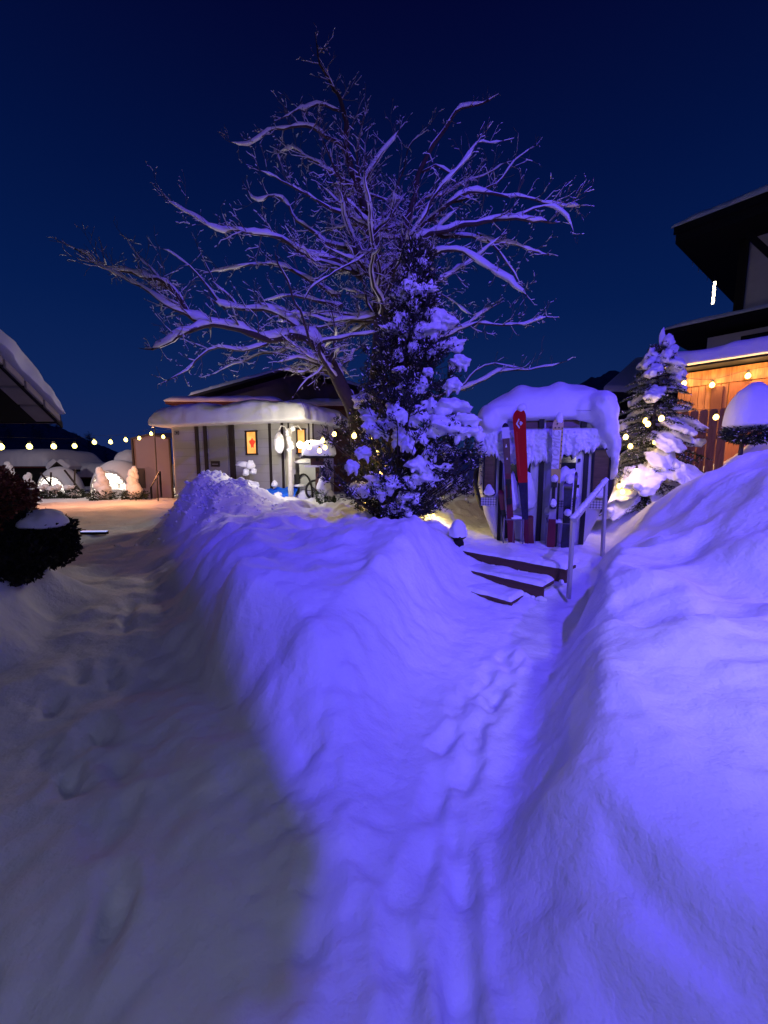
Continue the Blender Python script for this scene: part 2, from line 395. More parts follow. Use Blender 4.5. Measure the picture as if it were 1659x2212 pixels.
def strip(b, x0, x1, z0, z1, out, th=.03, taper=None, n=6):
    """panel following the front's lean, standing proud by out"""
    zs = np.linspace(z0, z1, n); vs = []; fs = []
    for z in zs:
        kx = 1.0 if taper is None else float(hw_at(z)) / float(hw_at(taper))
        for (x, o) in ((x0 * kx, out), (x1 * kx, out), (x1 * kx, out - th), (x0 * kx, out - th)): vs.append((x, fy(z) - o, z))
    for i in range(n - 1):
        a = i * 4
        for k in range(4): fs.append((a + k, a + (k + 1) % 4, a + 4 + (k + 1) % 4, a + 4 + k))
    fs.append((0, 3, 2, 1)); m = (n - 1) * 4; fs.append((m, m + 1, m + 2, m + 3)); b.add(vs, fs)
DOOR = mat('door_grey', (.50, .51, .56), .45, .15, vary=.05)
TREAD = bpy.data.materials.new('tread_plate'); TREAD.use_nodes = True
_nt = TREAD.node_tree; _b = _nt.nodes['Principled BSDF']; _b.inputs['Roughness'].default_value = .4; _b.inputs['Metallic'].default_value = .5
_t = _nt.nodes.new('ShaderNodeTexCoord'); _m = _nt.nodes.new('ShaderNodeMapping'); _m.inputs['Rotation'].default_value = (0, R(45), 0); _c = _nt.nodes.new('ShaderNodeTexChecker'); _c.inputs['Scale'].default_value = 34
_c.inputs[1].default_value = (.62, .62, .66, 1); _c.inputs[2].default_value = (.22, .22, .25, 1)
_nt.links.new(_t.outputs['Object'], _m.inputs[0]); _nt.links.new(_m.outputs[0], _c.inputs[0]); _nt.links.new(_c.outputs[0], _b.inputs['Base Color'])
INNER = mat('cabin_inside', (.16, .11, .06), .8, vary=.5, scale=3)
# door leaves
for x0, x1 in ((-.60, -.06), (.04, .60)):
    d = part('door_leaf', DOOR, g, lambda b: (strip(b, x0 + .03, x1 - .03, .05, .60, .012), strip(b, x0 + .03, x0 + .11, .60, 1.75, .012), strip(b, x1 - .11, x1 - .03, .60, 1.75, .012), strip(b, x0 + .11, x1 - .11, 1.68, 1.75, .012)))
    part('window_pane', GLASSD, d, lambda b: strip(b, x0 + .11, x1 - .11, .76, 1.68, .006, .012))
    part('tread_plate', TREAD, d, lambda b: strip(b, x0 + .11, x1 - .11, .60, .76, .016))
    for zz in (.95, 1.35): part('handle', BLACK, d, lambda b: b.box(((x1 - .07) if x0 < 0 else (x0 + .49), fy(zz) - .035, zz), (.03, .03, .05)))
for x0, x1 in ((-.655, -.60), (-.045, .03), (.60, .665)):
    part('door_seal', BLACK, g, lambda b: strip(b, x0, x1, .02, 1.8, .03, .05))
# corner windows with rounded frames
def rr_ring(cx, cz, hx, hz, r, y0, n=5):
    out = []
    for sx_, sz_, a0 in ((1, 1, 0), (-1, 1, 90), (-1, -1, 180), (1, -1, 270)):
        for k in range(n):
            a = R(a0 + k * 90 / (n - 1)); zz = cz + sz_ * (hz - r) + r * math.sin(a); out.append((cx + sx_ * (hx - r) + r * math.cos(a), y0 - .01 - .015, zz))
    return out
for cx, hx in ((-.80, .105), (.84, .125)):
    hz = .38; cz = 1.15
    wv = part('side_window', BLACK, g, lambda b: (lambda o, i, o2, i2: b.add(o + i + o2 + i2, [(k, (k + 1) % 20, 20 + (k + 1) % 20, 20 + k) for k in range(20)] + [(k, (k + 1) % 20, 40 + (k + 1) % 20, 40 + k) for k in range(20)] + [(20 + k, 20 + (k + 1) % 20, 60 + (k + 1) % 20, 60 + k) for k in range(20)]))(rr_ring(cx, cz, hx, hz, .05, -.04), rr_ring(cx, cz, hx - .022, hz - .025, .04, -.045), rr_ring(cx, cz, hx, hz, .05, .03), rr_ring(cx, cz, hx - .022, hz - .025, .04, .03)))
    part('window_pane', mat('amber_inside_glass', (.12, .075, .04), .25, vary=.6, scale=5, stretch=(1, 1, 6)), wv, lambda b: b.add(rr_ring(cx, cz, hx - .01, hz - .01, .04, -.02), [tuple(range(20))]))
    part('snow_on_sill', SNOW, wv, lambda b: None) if False else blob('snow_on_sill', (cx, fy(.8) - .05, cz - hz + .05), (hx * .85, .05, .13), wv, sub=3, seed=3)
    part('tread_plate', TREAD, g, lambda b: strip(b, cx - .13, cx + .12, .60, .74, .014))
# slots over the doors and the door rail
for x0, x1 in ((-.42, -.05), (.04, .52)):
    part('top_window', mat('amber_inside_glass', (.12, .075, .04), .25, vary=.6, scale=5, stretch=(1, 1, 6)), g, lambda b: strip(b, x0, x1, 1.86, 1.99, .012, .02))
part('door_rail', STEEL, g, lambda b: (b.box((.02, fy(2.05) - .10, 2.065), (1.34, .06, .035)),))
part('rail_channel', BLACK, g, lambda b: (b.box((.02, fy(2.02) - .07, 2.03), (1.30, .07, .035)), b.box((-.03, fy(1.95) - .045, 1.94), (.08, .06, .16)), b.box((.58, fy(1.95) - .045, 1.94), (.08, .06, .16))))
# rubber bumpers on the bulging sides
for sgn in (-1, 1):
    def bump(b, sgn=sgn):
        for yy in (.35,):
            ring = [(sgn * (float(hw_at(.85 + .42 * math.sin(a))) + .005), yy + .17 * math.cos(a), .85 + .42 * math.sin(a)) for a in np.linspace(0, 2 * math.pi, 21)[:-1]]
            ring2 = [(x + sgn * .09, yy + (y - yy) * .8, .85 + (z - .85) * .8) for x, y, z in ring]; b.hull2(ring, ring2)
    part('bumper', BLACK, g, bump, smooth=True)
    if 0: part('side_window', GLASSD, g, lambda b: b.hull2([(sgn * (float(hw_at(z)) + .004), y, z) for y, z in ((.62, 1.30), (1.5, 1.30), (1.45, 1.8), (.66, 1.8))], [(sgn * (float(hw_at(z)) - .03), y, z) for y, z in ((.62, 1.30), (1.5, 1.30), (1.45, 1.8), (.66, 1.8))]))
    # lower side slot
    part('side_slot', BLACK, g, lambda b: b.hull2([(sgn * (float(hw_at(z)) + .008), .75 + .055 * math.cos(a), z) for a in np.linspace(0, 2 * math.pi, 13)[:-1] for z in [.62 + .24 * math.sin(a)]], [(sgn * (float(hw_at(z)) - .02), .75 + .055 * math.cos(a), z) for a in np.linspace(0, 2 * math.pi, 13)[:-1] for z in [.62 + .24 * math.sin(a)]]))
# snow: pillow on the roof
def toph(X, Y): return .10 * np.exp(-((X - .25) / .13)**2 - ((Y + .55) / .3)**2) + .08 * np.exp(-((X + .38) / .14)**2 - ((Y + .6) / .3)**2) + .05 * np.exp(-((X - .75) / .3)**2) - .12 * sstep(.2, 1.0, -X)
rs = snow_slab('roof_snow', 1.0, 1.0, .52, g, loc=(0, .96, 2.06), p=3.4, amp=.05, seed=23, top=toph, n=(80, 60), under=.12)
# ragged curtain of snow that slid down over the doors
def curtain(name, x0, x1, ztop, zlow_fn, out, thick, seed, nx=190, nz=80, bow=.0):
    xs = np.linspace(x0, x1, nx); t = np.linspace(0, 1, nz); X, T = np.meshgrid(xs, t, indexing='ij')
    low = zlow_fn(X) + .05 * fbm(X * 9, 0 * X, 0, seed, 3) + .07 * np.abs(fbm(X * 22, 0 * X, 0, seed + 1, 2))
    Z = ztop - T * (ztop - low)
    prof = np.clip(1 - (2 * T - 1)**4, 0, 1)**.5; ex = np.clip(1 - ((X - (x0 + x1) / 2) / ((x1 - x0) / 2))**8, 0, 1)
    nn = fbm(X * 8, Z * 6, 0, seed + 2, 4) + .5 * np.abs(fbm(X * 18, Z * 14, 0, seed + 7, 2)); front = out + prof * ex * (thick + .04 * nn + bow)
    fr = np.interp(Z.ravel(), [0, .45, .95, 1.4, 2.1, 2.4], [.04, 0, -.02, 0, .12, .2]).reshape(Z.shape)
    V1 = np.stack([X, fr - front, Z], -1).reshape(-1, 3); V2 = np.stack([X, fr - out + .012, Z], -1).reshape(-1, 3)
    i = (np.arange(nx - 1)[:, None] * nz + np.arange(nz - 1)[None]).ravel(); f1 = np.stack([i, i + 1, i + nz + 1, i + nz], 1)
    return mesh_np(name, np.concatenate([V1, V2]), np.concatenate([f1, f1[:, ::-1] + nx * nz]), SNOWC, g)
curtain('snow_curtain', -1.04, 1.06, 1.84, lambda X: 1.36 - .10 * np.cos(X * 3 + .4) + .04 * X, .05, .09, 101)
curtain('snow_crust', -.66, -.06, 1.42, lambda X: 1.30 + 0 * X, .02, .03, 131, nx=40, nz=14)
# the drift wrapped round the left and right edges, melted together with the roof pillow
bl = Blobs()
V0 = np.empty(len(rs.data.vertices) * 3, np.float32); rs.data.vertices.foreach_get('co', V0); V0 = V0.reshape(-1, 3) + np.array([0, .96, 2.06])
for (x, y, z, rx, ry, rz) in ((-.84, .36, 2.0, .22, .6, .30), (-.96, .4, 1.72, .14, .5, .32), (-.90, .08, 1.66, .14, .12, .26), (-.78, .04, 1.95, .22, .13, .24), (-.60, .03, 2.1, .3, .12, .14)):
    bl.add((x, y, z), (rx, ry, rz), amp=.10, sc_=1.6, flat=.9, seed=int(z * 100), sub=4)
for (x, y, z, rx, ry, rz) in ((.82, .36, 2.10, .26, .7, .34), (.90, .36, 1.85, .20, .66, .36), (.97, .4, 1.60, .15, .62, .36), (1.01, .45, 1.38, .12, .56, .30), (1.05, .5, 1.18, .10, .42, .22), (.86, .02, 1.84, .15, .12, .34), (.93, .03, 1.60, .09, .10, .30), (.68, .02, 2.1, .26, .14, .2)):
    bl.add((x, y, z), (rx, ry, rz), amp=.10, sc_=1.6, flat=.9, seed=int(z * 90), sub=4)
F0 = np.array([list(p_.vertices) for p_ in rs.data.polygons]); F0 = np.concatenate([F0[:, [0, 1, 2]], F0[:, [0, 2, 3]]])
bl.V.append(V0); bl.F.append(F0 + bl.n); bl.n += len(V0)
bpy.data.objects.remove(rs); bl.build('roof_snow', SNOW, g, fuse=.028)
def ledge(name, x, z, hx, hz, s): return blob(name, (x, fy(z) - .06, z), (hx, .06, hz), g, sub=3, seed=s, amp=.25, flat=.3)
ledge('snow_ledge', -.45, .66, .12, .42, 5); ledge('snow_ledge', -.22, .70, .13, .44, 6); ledge('snow_ledge', .14, .52, .08, .1, 8); ledge('snow_ledge', .50, .46, .07, .09, 9)
blob('snow_on_window', (.34, fy(1.2) - .02, .80), (.2, .05, .40), g, sub=3, seed=15, amp=.3, flat=.2)

# --- ski racks
def rack(x, z0, w_, h_, nm, lab):
    p = gl(x, -.30, z0 + .0)
    t = thing('ski_rack', lab, 'ski rack', p, GYAW, 'ski racks before the gondola doors')
    r = .011; hw_ = w_ / 2
    part('front_frame', STEEL, t, lambda b: (b.tube([(-hw_, 0, 0), (-hw_, 0, h_)], r, 6), b.tube([(hw_, 0, 0), (hw_, 0, h_)], r, 6), b.tube([(-hw_, 0, h_), (hw_, 0, h_)], r, 6), b.tube([(-hw_, 0, .03), (hw_, 0, .03)], r, 6)))
    part('rear_frame', STEEL, t, lambda b: (b.tube([(-hw_, .2, 0), (-hw_, .2, h_ + .05)], r, 6), b.tube([(hw_, .2, 0), (hw_, .2, h_ + .05)], r, 6), b.tube([(-hw_, .2, h_ + .05), (hw_, .2, h_ + .05)], r, 6)))
    for s_ in (-1, 1):
        part('side_bar', STEEL, t, lambda b: b.tube([(s_ * hw_, 0, h_), (s_ * hw_, .2, h_ + .05)], r, 6))
        part('side_bar', STEEL, t, lambda b: b.tube([(s_ * hw_, 0, .03), (s_ * hw_, .2, .03)], r, 6))
    part('divider', STEEL, t, lambda b: (b.tube([(0, 0, .03), (0, 0, h_)], r * .8, 6),))
    Blobs().add((0.02, .08, h_ + .015), (hw_ * .9, .09, .05), seed=int(x * 50 + 90), sub=3).build('snow_cap', SNOW, t)
    return t
rack(-.40, -.02, .29, .44, 'l', 'snowy steel rack holding the dark wine red ski before the gondola')
rack(.26, -.05, .32, .44, 'r', 'steel rack holding the yellow ski and the short dark ski')

# --- skis: sidecut blade with a curled shovel, standing on its tail and leaning back
def ski(label, x0, z_tail, x1, z_tip, w_, colf, ytail=-.30, ytip=-.27, th=.014, yaw=0., taper=1.0, group='skis leaning on the gondola'):
    tail = Vector((x0, ytail, z_tail)); tip = Vector((x1, ytip, z_tip)); L = (tip - tail).length
    t = thing('ski', label, 'ski', gl(*tail), 0, group)
    ez = (tip - tail).normalized(); ex = Vector((1, 0, 0)); ex = (ex - ez * ex.dot(ez)).normalized(); ey = ez.cross(ex)
    M = Matrix.Rotation(GYAW, 4, 'Z') @ Matrix((ex, ey, ez)).transposed().to_4x4() @ Matrix.Rotation(yaw, 4, 'Z')
    t.rotation_euler = M.to_euler()
    n = 40; vs = []; fs = []; mi = []
    for i in range(n + 1):
        s_ = (1 - (1 - i / n)**1.6); q = abs(s_ - .45) / .55
        hw_ = w_ / 2 * (.74 + .26 * q * q)
        hw_ *= taper + (1 - taper) * min(1, s_ / .55)
        if s_ > .93: hw_ *= math.sqrt(max(0.004, 1 - ((s_ - .93) / .07)**2))
        if s_ < .02: hw_ *= .8
        y = .05 * max(0, (s_ - .88) / .12)**2          # curls away from the viewer
        z = s_ * L
        vs += [(-hw_, y - th / 2, z), (hw_, y - th / 2, z), (hw_, y + th / 2, z), (-hw_, y + th / 2, z)]
    for i in range(n):
        a = i * 4
        for k in range(4): fs.append((a + k, a + (k + 1) % 4, a + 4 + (k + 1) % 4, a + 4 + k))
    fs.append((0, 1, 2, 3)); fs.append(tuple(n * 4 + k for k in (0, 1, 2, 3)))
    mats = []
    b = MB(); b.add(vs, fs)
    b.m = []
    for i in range(n):
        for k in range(4):
            s_ = 1 - (1 - (i + .5) / n)**1.6; m_ = colf(s_) if k == 0 else SKISIDE
            if m_ not in mats: mats.append(m_)
            b.m.append(mats.index(m_))
    b.m += [0, 0]
    b.build('blade', mats, t)
    return t, L, w_
SKISIDE = mat('ski_edge', (.02, .02, .05), .4)
M_RED = mat('ski_red', (.50, .010, .012), .3, vary=.1); M_REDD = mat('ski_dark_red', (.14, .012, .03), .35); M_BROWN = mat('ski_brown', (.10, .045, .045), .4, vary=.5, scale=14)
M_YEL = mat('ski_yellow', (.52, .42, .10), .35, vary=.1); M_WHT = mat('ski_white', (.62, .62, .66), .35, vary=.05); M_DRK = mat('ski_dark_print', (.02, .02, .05), .35, vary=.8, scale=22); M_BLK = mat('ski_black', (.01, .01, .014), .35)
M_SIL = mat('ski_silver', (.35, .34, .36), .35, vary=.2, scale=20)
def flat_poly(b, poly, y, th=.002):
    n = len(poly); b.add([(p[0], y, p[1]) for p in poly] + [(p[0], y + th, p[1]) for p in poly], [tuple(range(n)), tuple(range(2 * n - 1, n - 1, -1))] + [(k, (k + 1) % n, n + (k + 1) % n, n + k) for k in range(n)])
# brown-red ski, left
t, L, w_ = ski('tall dark brown and wine red ski with a pale patch at its tip', -.42, .03, -.585, 1.93, .125, lambda s: M_BLK if s > .96 else (M_WHT if s > .88 else (M_BROWN if s > .58 else M_REDD)))
part('print', M_WHT, t, lambda b: (flat_poly(b, [(-.02, L * .80), (.01, L * .80), (.0, L * .83)], -.010), flat_poly(b, [(-.015, L * .70), (.015, L * .70), (.0, L * .72)], -.010)))
part('binding', M_BLK, t, lambda b: b.box((0, -.03, L * .36), (.07, .05, .10)))
part('binding', M_BLK, t, lambda b: b.box((0, -.035, L * .52), (.075, .06, .08)))
part('binding', M_BLK, t, lambda b: b.box((0, -.02, L * .44), (.04, .03, .26)))
# red ski, with its white diamond emblem
t, L, w_ = ski('wide bright red ski with a white diamond emblem, tallest at the gondola', -.19, .02, -.395, 2.13, .21, lambda s: M_RED if s > .46 else (M_DRK if s > .2 else M_REDD), ytail=-.27, ytip=-.30, yaw=R(-14), taper=.30)
def diamond(b):
    c = L * .895; s = .052
    flat_poly(b, [(-s, c), (-.006, c + s * 1.5), (.004, c + s * 1.1), (-s * .55, c), (.004, c - s * 1.1), (-.006, c - s * 1.5)], .000 - .011)
    flat_poly(b, [(s * 1.0, c), (.026, c + s * .6), (.004, c + s * .55), (.010, c + .006), (-.016, c), (.010, c - .006), (.004, c - s * .55), (.026, c - s * .6)], -.011)
part('emblem', M_WHT, t, diamond)
part('stripe', mat('ski_bright_red', (.6, .03, .03), .3), t, lambda b: flat_poly(b, [(-.045, L * .52), (-.030, L * .52), (-.040, L * .84), (-.060, L * .84)], -.0095))
Blobs().add((.03, .05, L * 1.0), (.075, .04, .07), seed=4, sub=3, flat=.9).build('snow_cap', SNOW, t)
# yellow ski with outlined lettering
t, L, w_ = ski('long pale yellow ski with outlined lettering and snow on its tip', .155, .0, .165, 1.98, .135, lambda s: M_YEL if s > .9 else (M_WHT if s > .62 else (M_YEL if s > .55 else (M_SIL if s > .24 else M_REDD))), ytail=-.32)
def letters(txt, size, Lc, parent, matl, rot):
    cu = bpy.data.curves.new('lettering', 'FONT'); cu.body = txt; cu.size = size; cu.shear = .25; cu.align_x = 'CENTER'; cu.align_y = 'CENTER'; cu.space_character = 1.15; cu.fill_mode = 'NONE'; cu.bevel_depth = .0016; cu.bevel_resolution = 0
    o = bpy.data.objects.new('lettering', cu); COL.objects.link(o); dg = bpy.context.evaluated_depsgraph_get(); me = bpy.data.meshes.new_from_object(o.evaluated_get(dg)); bpy.data.objects.remove(o)
    me.transform(Matrix.Rotation(R(90), 4, 'X')); me.transform(Matrix.Rotation(R(rot), 4, 'Y')); me.transform(Matrix.Translation(Vector((0, -.009, Lc))))
    me.materials.clear(); me.materials.append(matl); q = bpy.data.objects.new('lettering', me); link(q, parent); return q
letters('ATOMIC', .135, L * .755, t, M_BLK, -90)
part('emblem', M_BLK, t, lambda b: [flat_poly(b, [(cx - .015, L * cz), (cx, L * cz - .014), (cx + .015, L * cz), (cx, L * cz + .014)], -.010) for cx, cz in ((0, .955), (-.026, .925), (.026, .925))])
part('binding', M_BLK, t, lambda b: b.box((0, -.03, L * .50), (.075, .05, .10)))
part('binding', M_BLK, t, lambda b: b.box((0, -.035, L * .33), (.08, .07, .07)))
part('binding', M_BLK, t, lambda b: b.box((0, -.02, L * .41), (.04, .03, .3)))
bl = Blobs(); bl.add((.03, .04, L * 1.0), (.05, .04, .10), seed=9, sub=3, flat=.9); bl.build('snow_cap', SNOW, t)
bl = Blobs(); bl.add((0, -.05, L * .54), (.05, .05, .06), seed=19, sub=3, flat=.9); bl.add((0, -.06, L * .355), (.045, .05, .07), seed=13, sub=3, flat=.9); bl.build('snow_lump', SNOW, t)
# second edge-on yellow-white ski behind
t, L, w_ = ski('narrow edge of the ski paired behind the yellow lettered one', .225, .0, .235, 2.02, .05, lambda s: M_YEL if s > .5 else M_BLK, ytail=-.28, ytip=-.22)
part('dots', M_BLK, t, lambda b: [flat_poly(b, [(-.008 + .008, L * z), (.016, L * z), (.016, L * z + .02), (0, L * z + .02)], -.010) for z in (.6, .64, .7, .73, .77, .8, .84, .87, .9)])
# short dark ski and its black twin
t, L, w_ = ski('short dark patterned ski with snow on its rounded tip, right-hand rack', .355, .0, .365, 1.05, .135, lambda s: M_BLK if s > .85 else M_DRK, ytail=-.32)
part('binding', M_BLK, t, lambda b: b.box((0, -.03, L * .60), (.085, .05, .06)))
part('binding', M_BLK, t, lambda b: b.box((0, -.04, L * .46), (.08, .08, .08)))
bl = Blobs(); bl.add((.015, .05, L * 1.0), (.07, .05, .10), seed=39, sub=3, flat=.7); bl.add((0, -.06, L * .53), (.05, .05, .06), seed=29, sub=3, flat=.9); bl.build('snow_cap', SNOW, t)
ski('black ski seen edge-on, rightmost at the gondola', .44, .0, .475, 1.18, .05, lambda s: M_BLK, ytail=-.28, ytip=-.22)
ski('small dark red ski mostly hidden left of the wine red one', -.50, .1, -.62, .88, .10, lambda s: M_REDD if s > .6 else M_BLK, ytail=-.22, ytip=-.16)
ski('dark red ski tail standing in the rear of the left rack', -.12, .03, -.15, .48, .10, lambda s: M_REDD, ytail=-.20, ytip=-.14)

# --- steps
SY = R(-45)
st = thing('wooden_steps', 'three snow covered dark wooden steps climbing to the gondola', 'steps', (1.63, 5.21, .0), SY)
def stp(k, z, yoff, x0, x1, seed):
    s_ = part('step', WOODD, st, lambda b: (b.box(((x0 + x1) / 2, yoff + .02, z - .095), (x1 - x0, .035, .15)), b.box(((x0 + x1) / 2, yoff + .15, z - .018), (x1 - x0, .32, .034))), bevel=.004)
    xs = np.linspace(x0 + .0, x1 + .0, 130); ys = np.linspace(0, 1, 26); X, T = np.meshgrid(xs, ys, indexing='ij')
    fe = .012 + .014 * fbm(X * 7, 0 * X, 0, seed, 3) - .05 * sstep(.35, .9, fbm(X * 2.2, 0 * X, 0, seed + 3, 2)) * -1 * 0
    Y = yoff - fe + T * (.42 + fe); hgt = np.clip(1 - (1 - np.minimum(1, T * 9))**2, 0, 1)**.5
    ends = np.clip(np.minimum((X - x0), (x1 - X)) / .04, 0, 1)**.5
    Z = z + hgt * ends * (.040 + .012 * fbm(X * 5, Y * 5, 0, seed + 1, 3)) + .02 * T
    i = (np.arange(129)[:, None] * 26 + np.arange(25)[None]).ravel(); f = np.stack([i, i + 26, i + 27, i + 1], 1)
    mesh_np('step_snow', np.stack([X, Y, Z], -1), f, SNOW, s_)
    # drips of snow clinging on the riser's lower edge
    bl = Blobs(); rr = random.Random(seed)
    for j in range(26):
        xx = rr.uniform(x0, x1); bl.add((xx, yoff - .01, z - .155 + rr.uniform(-.015, .015)), (rr.uniform(.02, .07), .03, rr.uniform(.015, .04)), sub=2, flat=1)
    bl.build('riser_snow', SNOWC, s_)
stp(0, .385, .0, -.78, .78, 41); stp(1, .215, -.31, -.72, .64, 42); stp(2, .055, -.64, -.70, .42, 43)
# boards of the landing showing under the snow
# --- hand rail
p0 = gz(2.12, 4.55); hr = thing('handrail', 'pale metal handrail topped with snow beside the wooden steps', 'handrail', (2.13, 4.45, .1), 0)
RAILM = mat('galvanised_rail', (.48, .48, .46), .45, .4, vary=.1, scale=8)
def fl_post(a, b): return part('post', RAILM, hr, lambda m: m.bar(a, b, .055, .035), bevel=.004)
A0 = Vector((2.125, 4.45, 0)); A1 = W(1300, 1175, 5.75)
T0 = W(1238, 1123, 4.45); T1 = W(1309, 1040, 5.35)
org = Vector(hr.location)
fl_post(T0 - org, Vector((T0.x, T0.y, .1)) - org); fl_post(T1 - org, Vector((T1.x + .02, T1.y, .3)) - org)
part('rail', RAILM, hr, lambda m: (m.bar(T0 + Vector((-.01, -.04, 0)) - org, T1 + Vector((.02, .05, .012)) - org, .06, .035),), bevel=.004)
bl = Blobs()
for k in range(26):
    q = T0.lerp(T1, k / 25) - org + Vector((0, 0, .018)); bl.add(q, (.035, .04, .028 + random.uniform(0, .012)), sub=2, flat=.2, amp=.2)
bl.build('rail_snow', SNOW, hr)
# snow hooded lantern by the landing
q = W(990, 1145, 5.95); z0 = gz(q.x, q.y)
ln = thing('garden_lantern', 'small garden lantern hidden under a pointed snow hood, left of the steps', 'lantern', (q.x, q.y, z0), 0)
part('base', SHADE, ln, lambda b: b.lathe((0, 0, -.05), [(.09, 0), (.09, .05), (.07, .10), (.12, .14), (.12, .16)], 12))
Blobs().add((0, 0, .11), (.13, .13, .24), amp=.10, seed=6, flat=.12, sub=4).build('snow_hood', SNOW, ln)
# ------------------------------------------------------------------ BARE TREE
def catmull(P, step=.12):
    P = [np.array(p, float) for p in P]; Q = [P[0] * 2 - P[1]] + P + [P[-1] * 2 - P[-2]]; out = []
    for i in range(1, len(Q) - 2):
        L = np.linalg.norm(Q[i + 1] - Q[i]); n = max(2, int(L / step))
        for k in range(n):
            t = k / n; a, b, c, d = Q[i - 1], Q[i], Q[i + 1], Q[i + 2]
            out.append(.5 * ((2 * b) + (-a + c) * t + (2 * a - 5 * b + 4 * c - d) * t * t + (-a + 3 * b - 3 * c + d) * t**3))
    out.append(P[-1]); return np.array(out)
rt = random.Random(21)
def rv(): return np.array([rt.gauss(0, 1), rt.gauss(0, 1), rt.gauss(0, 1)])
def nrm(v): return v / (np.linalg.norm(v) + 1e-9)
tree_base = W(775, 1010, 9.1); tree_base.z = gz(tree_base.x, 9.1) - .05
bt = thing('bare_tree', 'huge bare deciduous tree, its spreading branches laden with snow, behind the dark evergreen', 'tree', tuple(tree_base))
TB = np.array(tree_base)
def snow_tube(pts, rs, name, parent, seed, extra=.02, keep=.15):
    """snow riding on the upper side of a limb, lumpy and broken where the limb is steep"""
    pts = np.array(pts); n = len(pts); t = np.gradient(pts, axis=0); t /= np.linalg.norm(t, axis=1, keepdims=True) + 1e-9
    flat = np.sqrt(1 - t[:, 2]**2); s_ = np.arange(n) * .35
    nz_ = fbm(s_ * 1.1, s_ * 0, 0, seed, 3); nf = fbm(s_ * 3.4, s_ * 0, 0, seed + 3, 2)
    k = np.clip((flat - .30) / .45, 0, 1) * np.clip(.85 + .35 * nz_ + .35 * nf, .38, 1.35); k[0] *= .3; k[-1] = 0
    rr = (np.array(rs) * .85 + extra * .85) * k
    b = MB(); m = 8; vs = []; fs = []
    for i in range(n):
        sd = np.cross(t[i], [0, 0, 1.]); sd = sd / (np.linalg.norm(sd) + 1e-6); up = np.cross(sd, t[i]); c = pts[i] + up * rs[i] * .55
        for a in range(m):
            an = 2 * math.pi * a / m; ca, sa = math.cos(an), math.sin(an)
            vs.append(c + sd * ca * rr[i] * .95 + up * (sa * rr[i] * (1.35 if sa > 0 else .45)))
    for i in range(n - 1):
        if rr[i] < 1e-4 and rr[i + 1] < 1e-4: continue
        for a in range(m): fs.append((i * m + a, i * m + (a + 1) % m, (i + 1) * m + (a + 1) % m, (i + 1) * m + a))
    if not fs: return None
    b.add(vs, fs); return b.build(name, SNOW, parent, smooth=True)
class Twigs:
    def __init__(s): s.p0 = []; s.p1 = []; s.r0 = []; s.r1 = []; s.s0 = []; s.s1 = []; s.q0 = []; s.q1 = []
    def seg(s, a, b, ra, rb, snow=True):
        s.p0.append(a); s.p1.append(b); s.r0.append(ra); s.r1.append(rb)
        d = nrm(b - a); f = math.sqrt(max(0, 1 - d[2]**2))
        if snow and f > .45 and rt.random() < (.70 if ra > .006 else .48):
            h = max(ra, .004) * .8 + .004; up = np.array([0, 0, h]); k = min(1, (f - .3) * 1.6) * rt.uniform(.6, 1.25)
            s.s0.append(a + up); s.s1.append(b + up); s.q0.append((ra * .8 + .006) * k); s.q1.append((rb * .8 + .0055) * k)
    def shoot(s, p, d, L, r, lvl, snow=True, upb=.10, droop=0):
        n = max(2, int(L / .11)); st_ = L / n; q = np.array(p, float); d = nrm(np.array(d, float))
        for i in range(n):
            f0 = 1 - i / n; f1 = 1 - (i + 1) / n
            d = nrm(d + rv() * .14 + np.array([0, 0, upb - droop * (i / n)])); q2 = q + d * st_
            s.seg(q, q2, max(.0035, r * f0), max(.0032, r * f1), snow)
            if lvl > 0 and rt.random() < (.95 if lvl > 1 else .8):
                e = rv(); e = e - d * e.dot(d); dd = nrm(d * .75 + nrm(e) * .75)
                s.shoot(q2, dd, L * rt.uniform(.28, .55) * (f0 * .5 + .5), r * f0 * .55, lvl - 1, snow, upb)
            q = q2
    def build(s, parent):
        if s.p0:
            V, Fc = segs_mesh(s.p0, s.p1, s.r0, s.r1, 3); mesh_np('twigs', V, Fc, TWIG, parent)
        if s.s0:
            V, Fc = segs_mesh(s.s0, s.s1, s.q0, s.q1, 4); mesh_np('twig_snow', V, Fc, SNOW, parent)
def limb(P, r0, r1, dens=1.0, snowx=.03, lvl=2, tl=.8, name='limb', upb=.10, snow=True, seed=None):
    """P: list of world points"""
    pts = catmull(P, .13); n = len(pts); wob = np.stack([fbm(np.arange(n) * .25, 0 * np.arange(n), 0, rt.randint(0, 999), 3) for _ in range(3)], 1) * .05; wob[0] = 0
    pts = pts + wob - TB; rs = np.linspace(0, 1, n); rs = r0 + (r1 - r0) * rs**.8
    b = MB(); b.tube(pts, list(rs), 8 if r0 > .05 else 6); o = b.build(name, BARK, bt, smooth=True)
    if snow: snow_tube(pts, rs, 'limb_snow', o, rt.randint(0, 999), snowx)
    tw = Twigs(); tan = np.gradient(pts, axis=0)
    for i in range(2, n):
        f = i / n
        for _k in range(2 if rt.random() < .45 * dens else 1):
          if rt.random() < .80 * dens:
            t = nrm(tan[i]); e = rv(); e[2] = e[2] * .6 + .35; e = e - t * e.dot(t) * .6
            L = tl * rt.uniform(.35, 1.45) * (1.15 - .5 * f)
            tw.shoot(pts[i], nrm(t * .55 + nrm(e)), L, min(rs[i] * .5, .014 * L / .8 + .004), lvl, True, upb, 0)
    t = nrm(tan[-1]); tw.shoot(pts[-1], t, tl * .5, r1, 1, True, upb)
    tw.build(o); return o
def PW(L): return [np.array(W(*p)) for p in L]
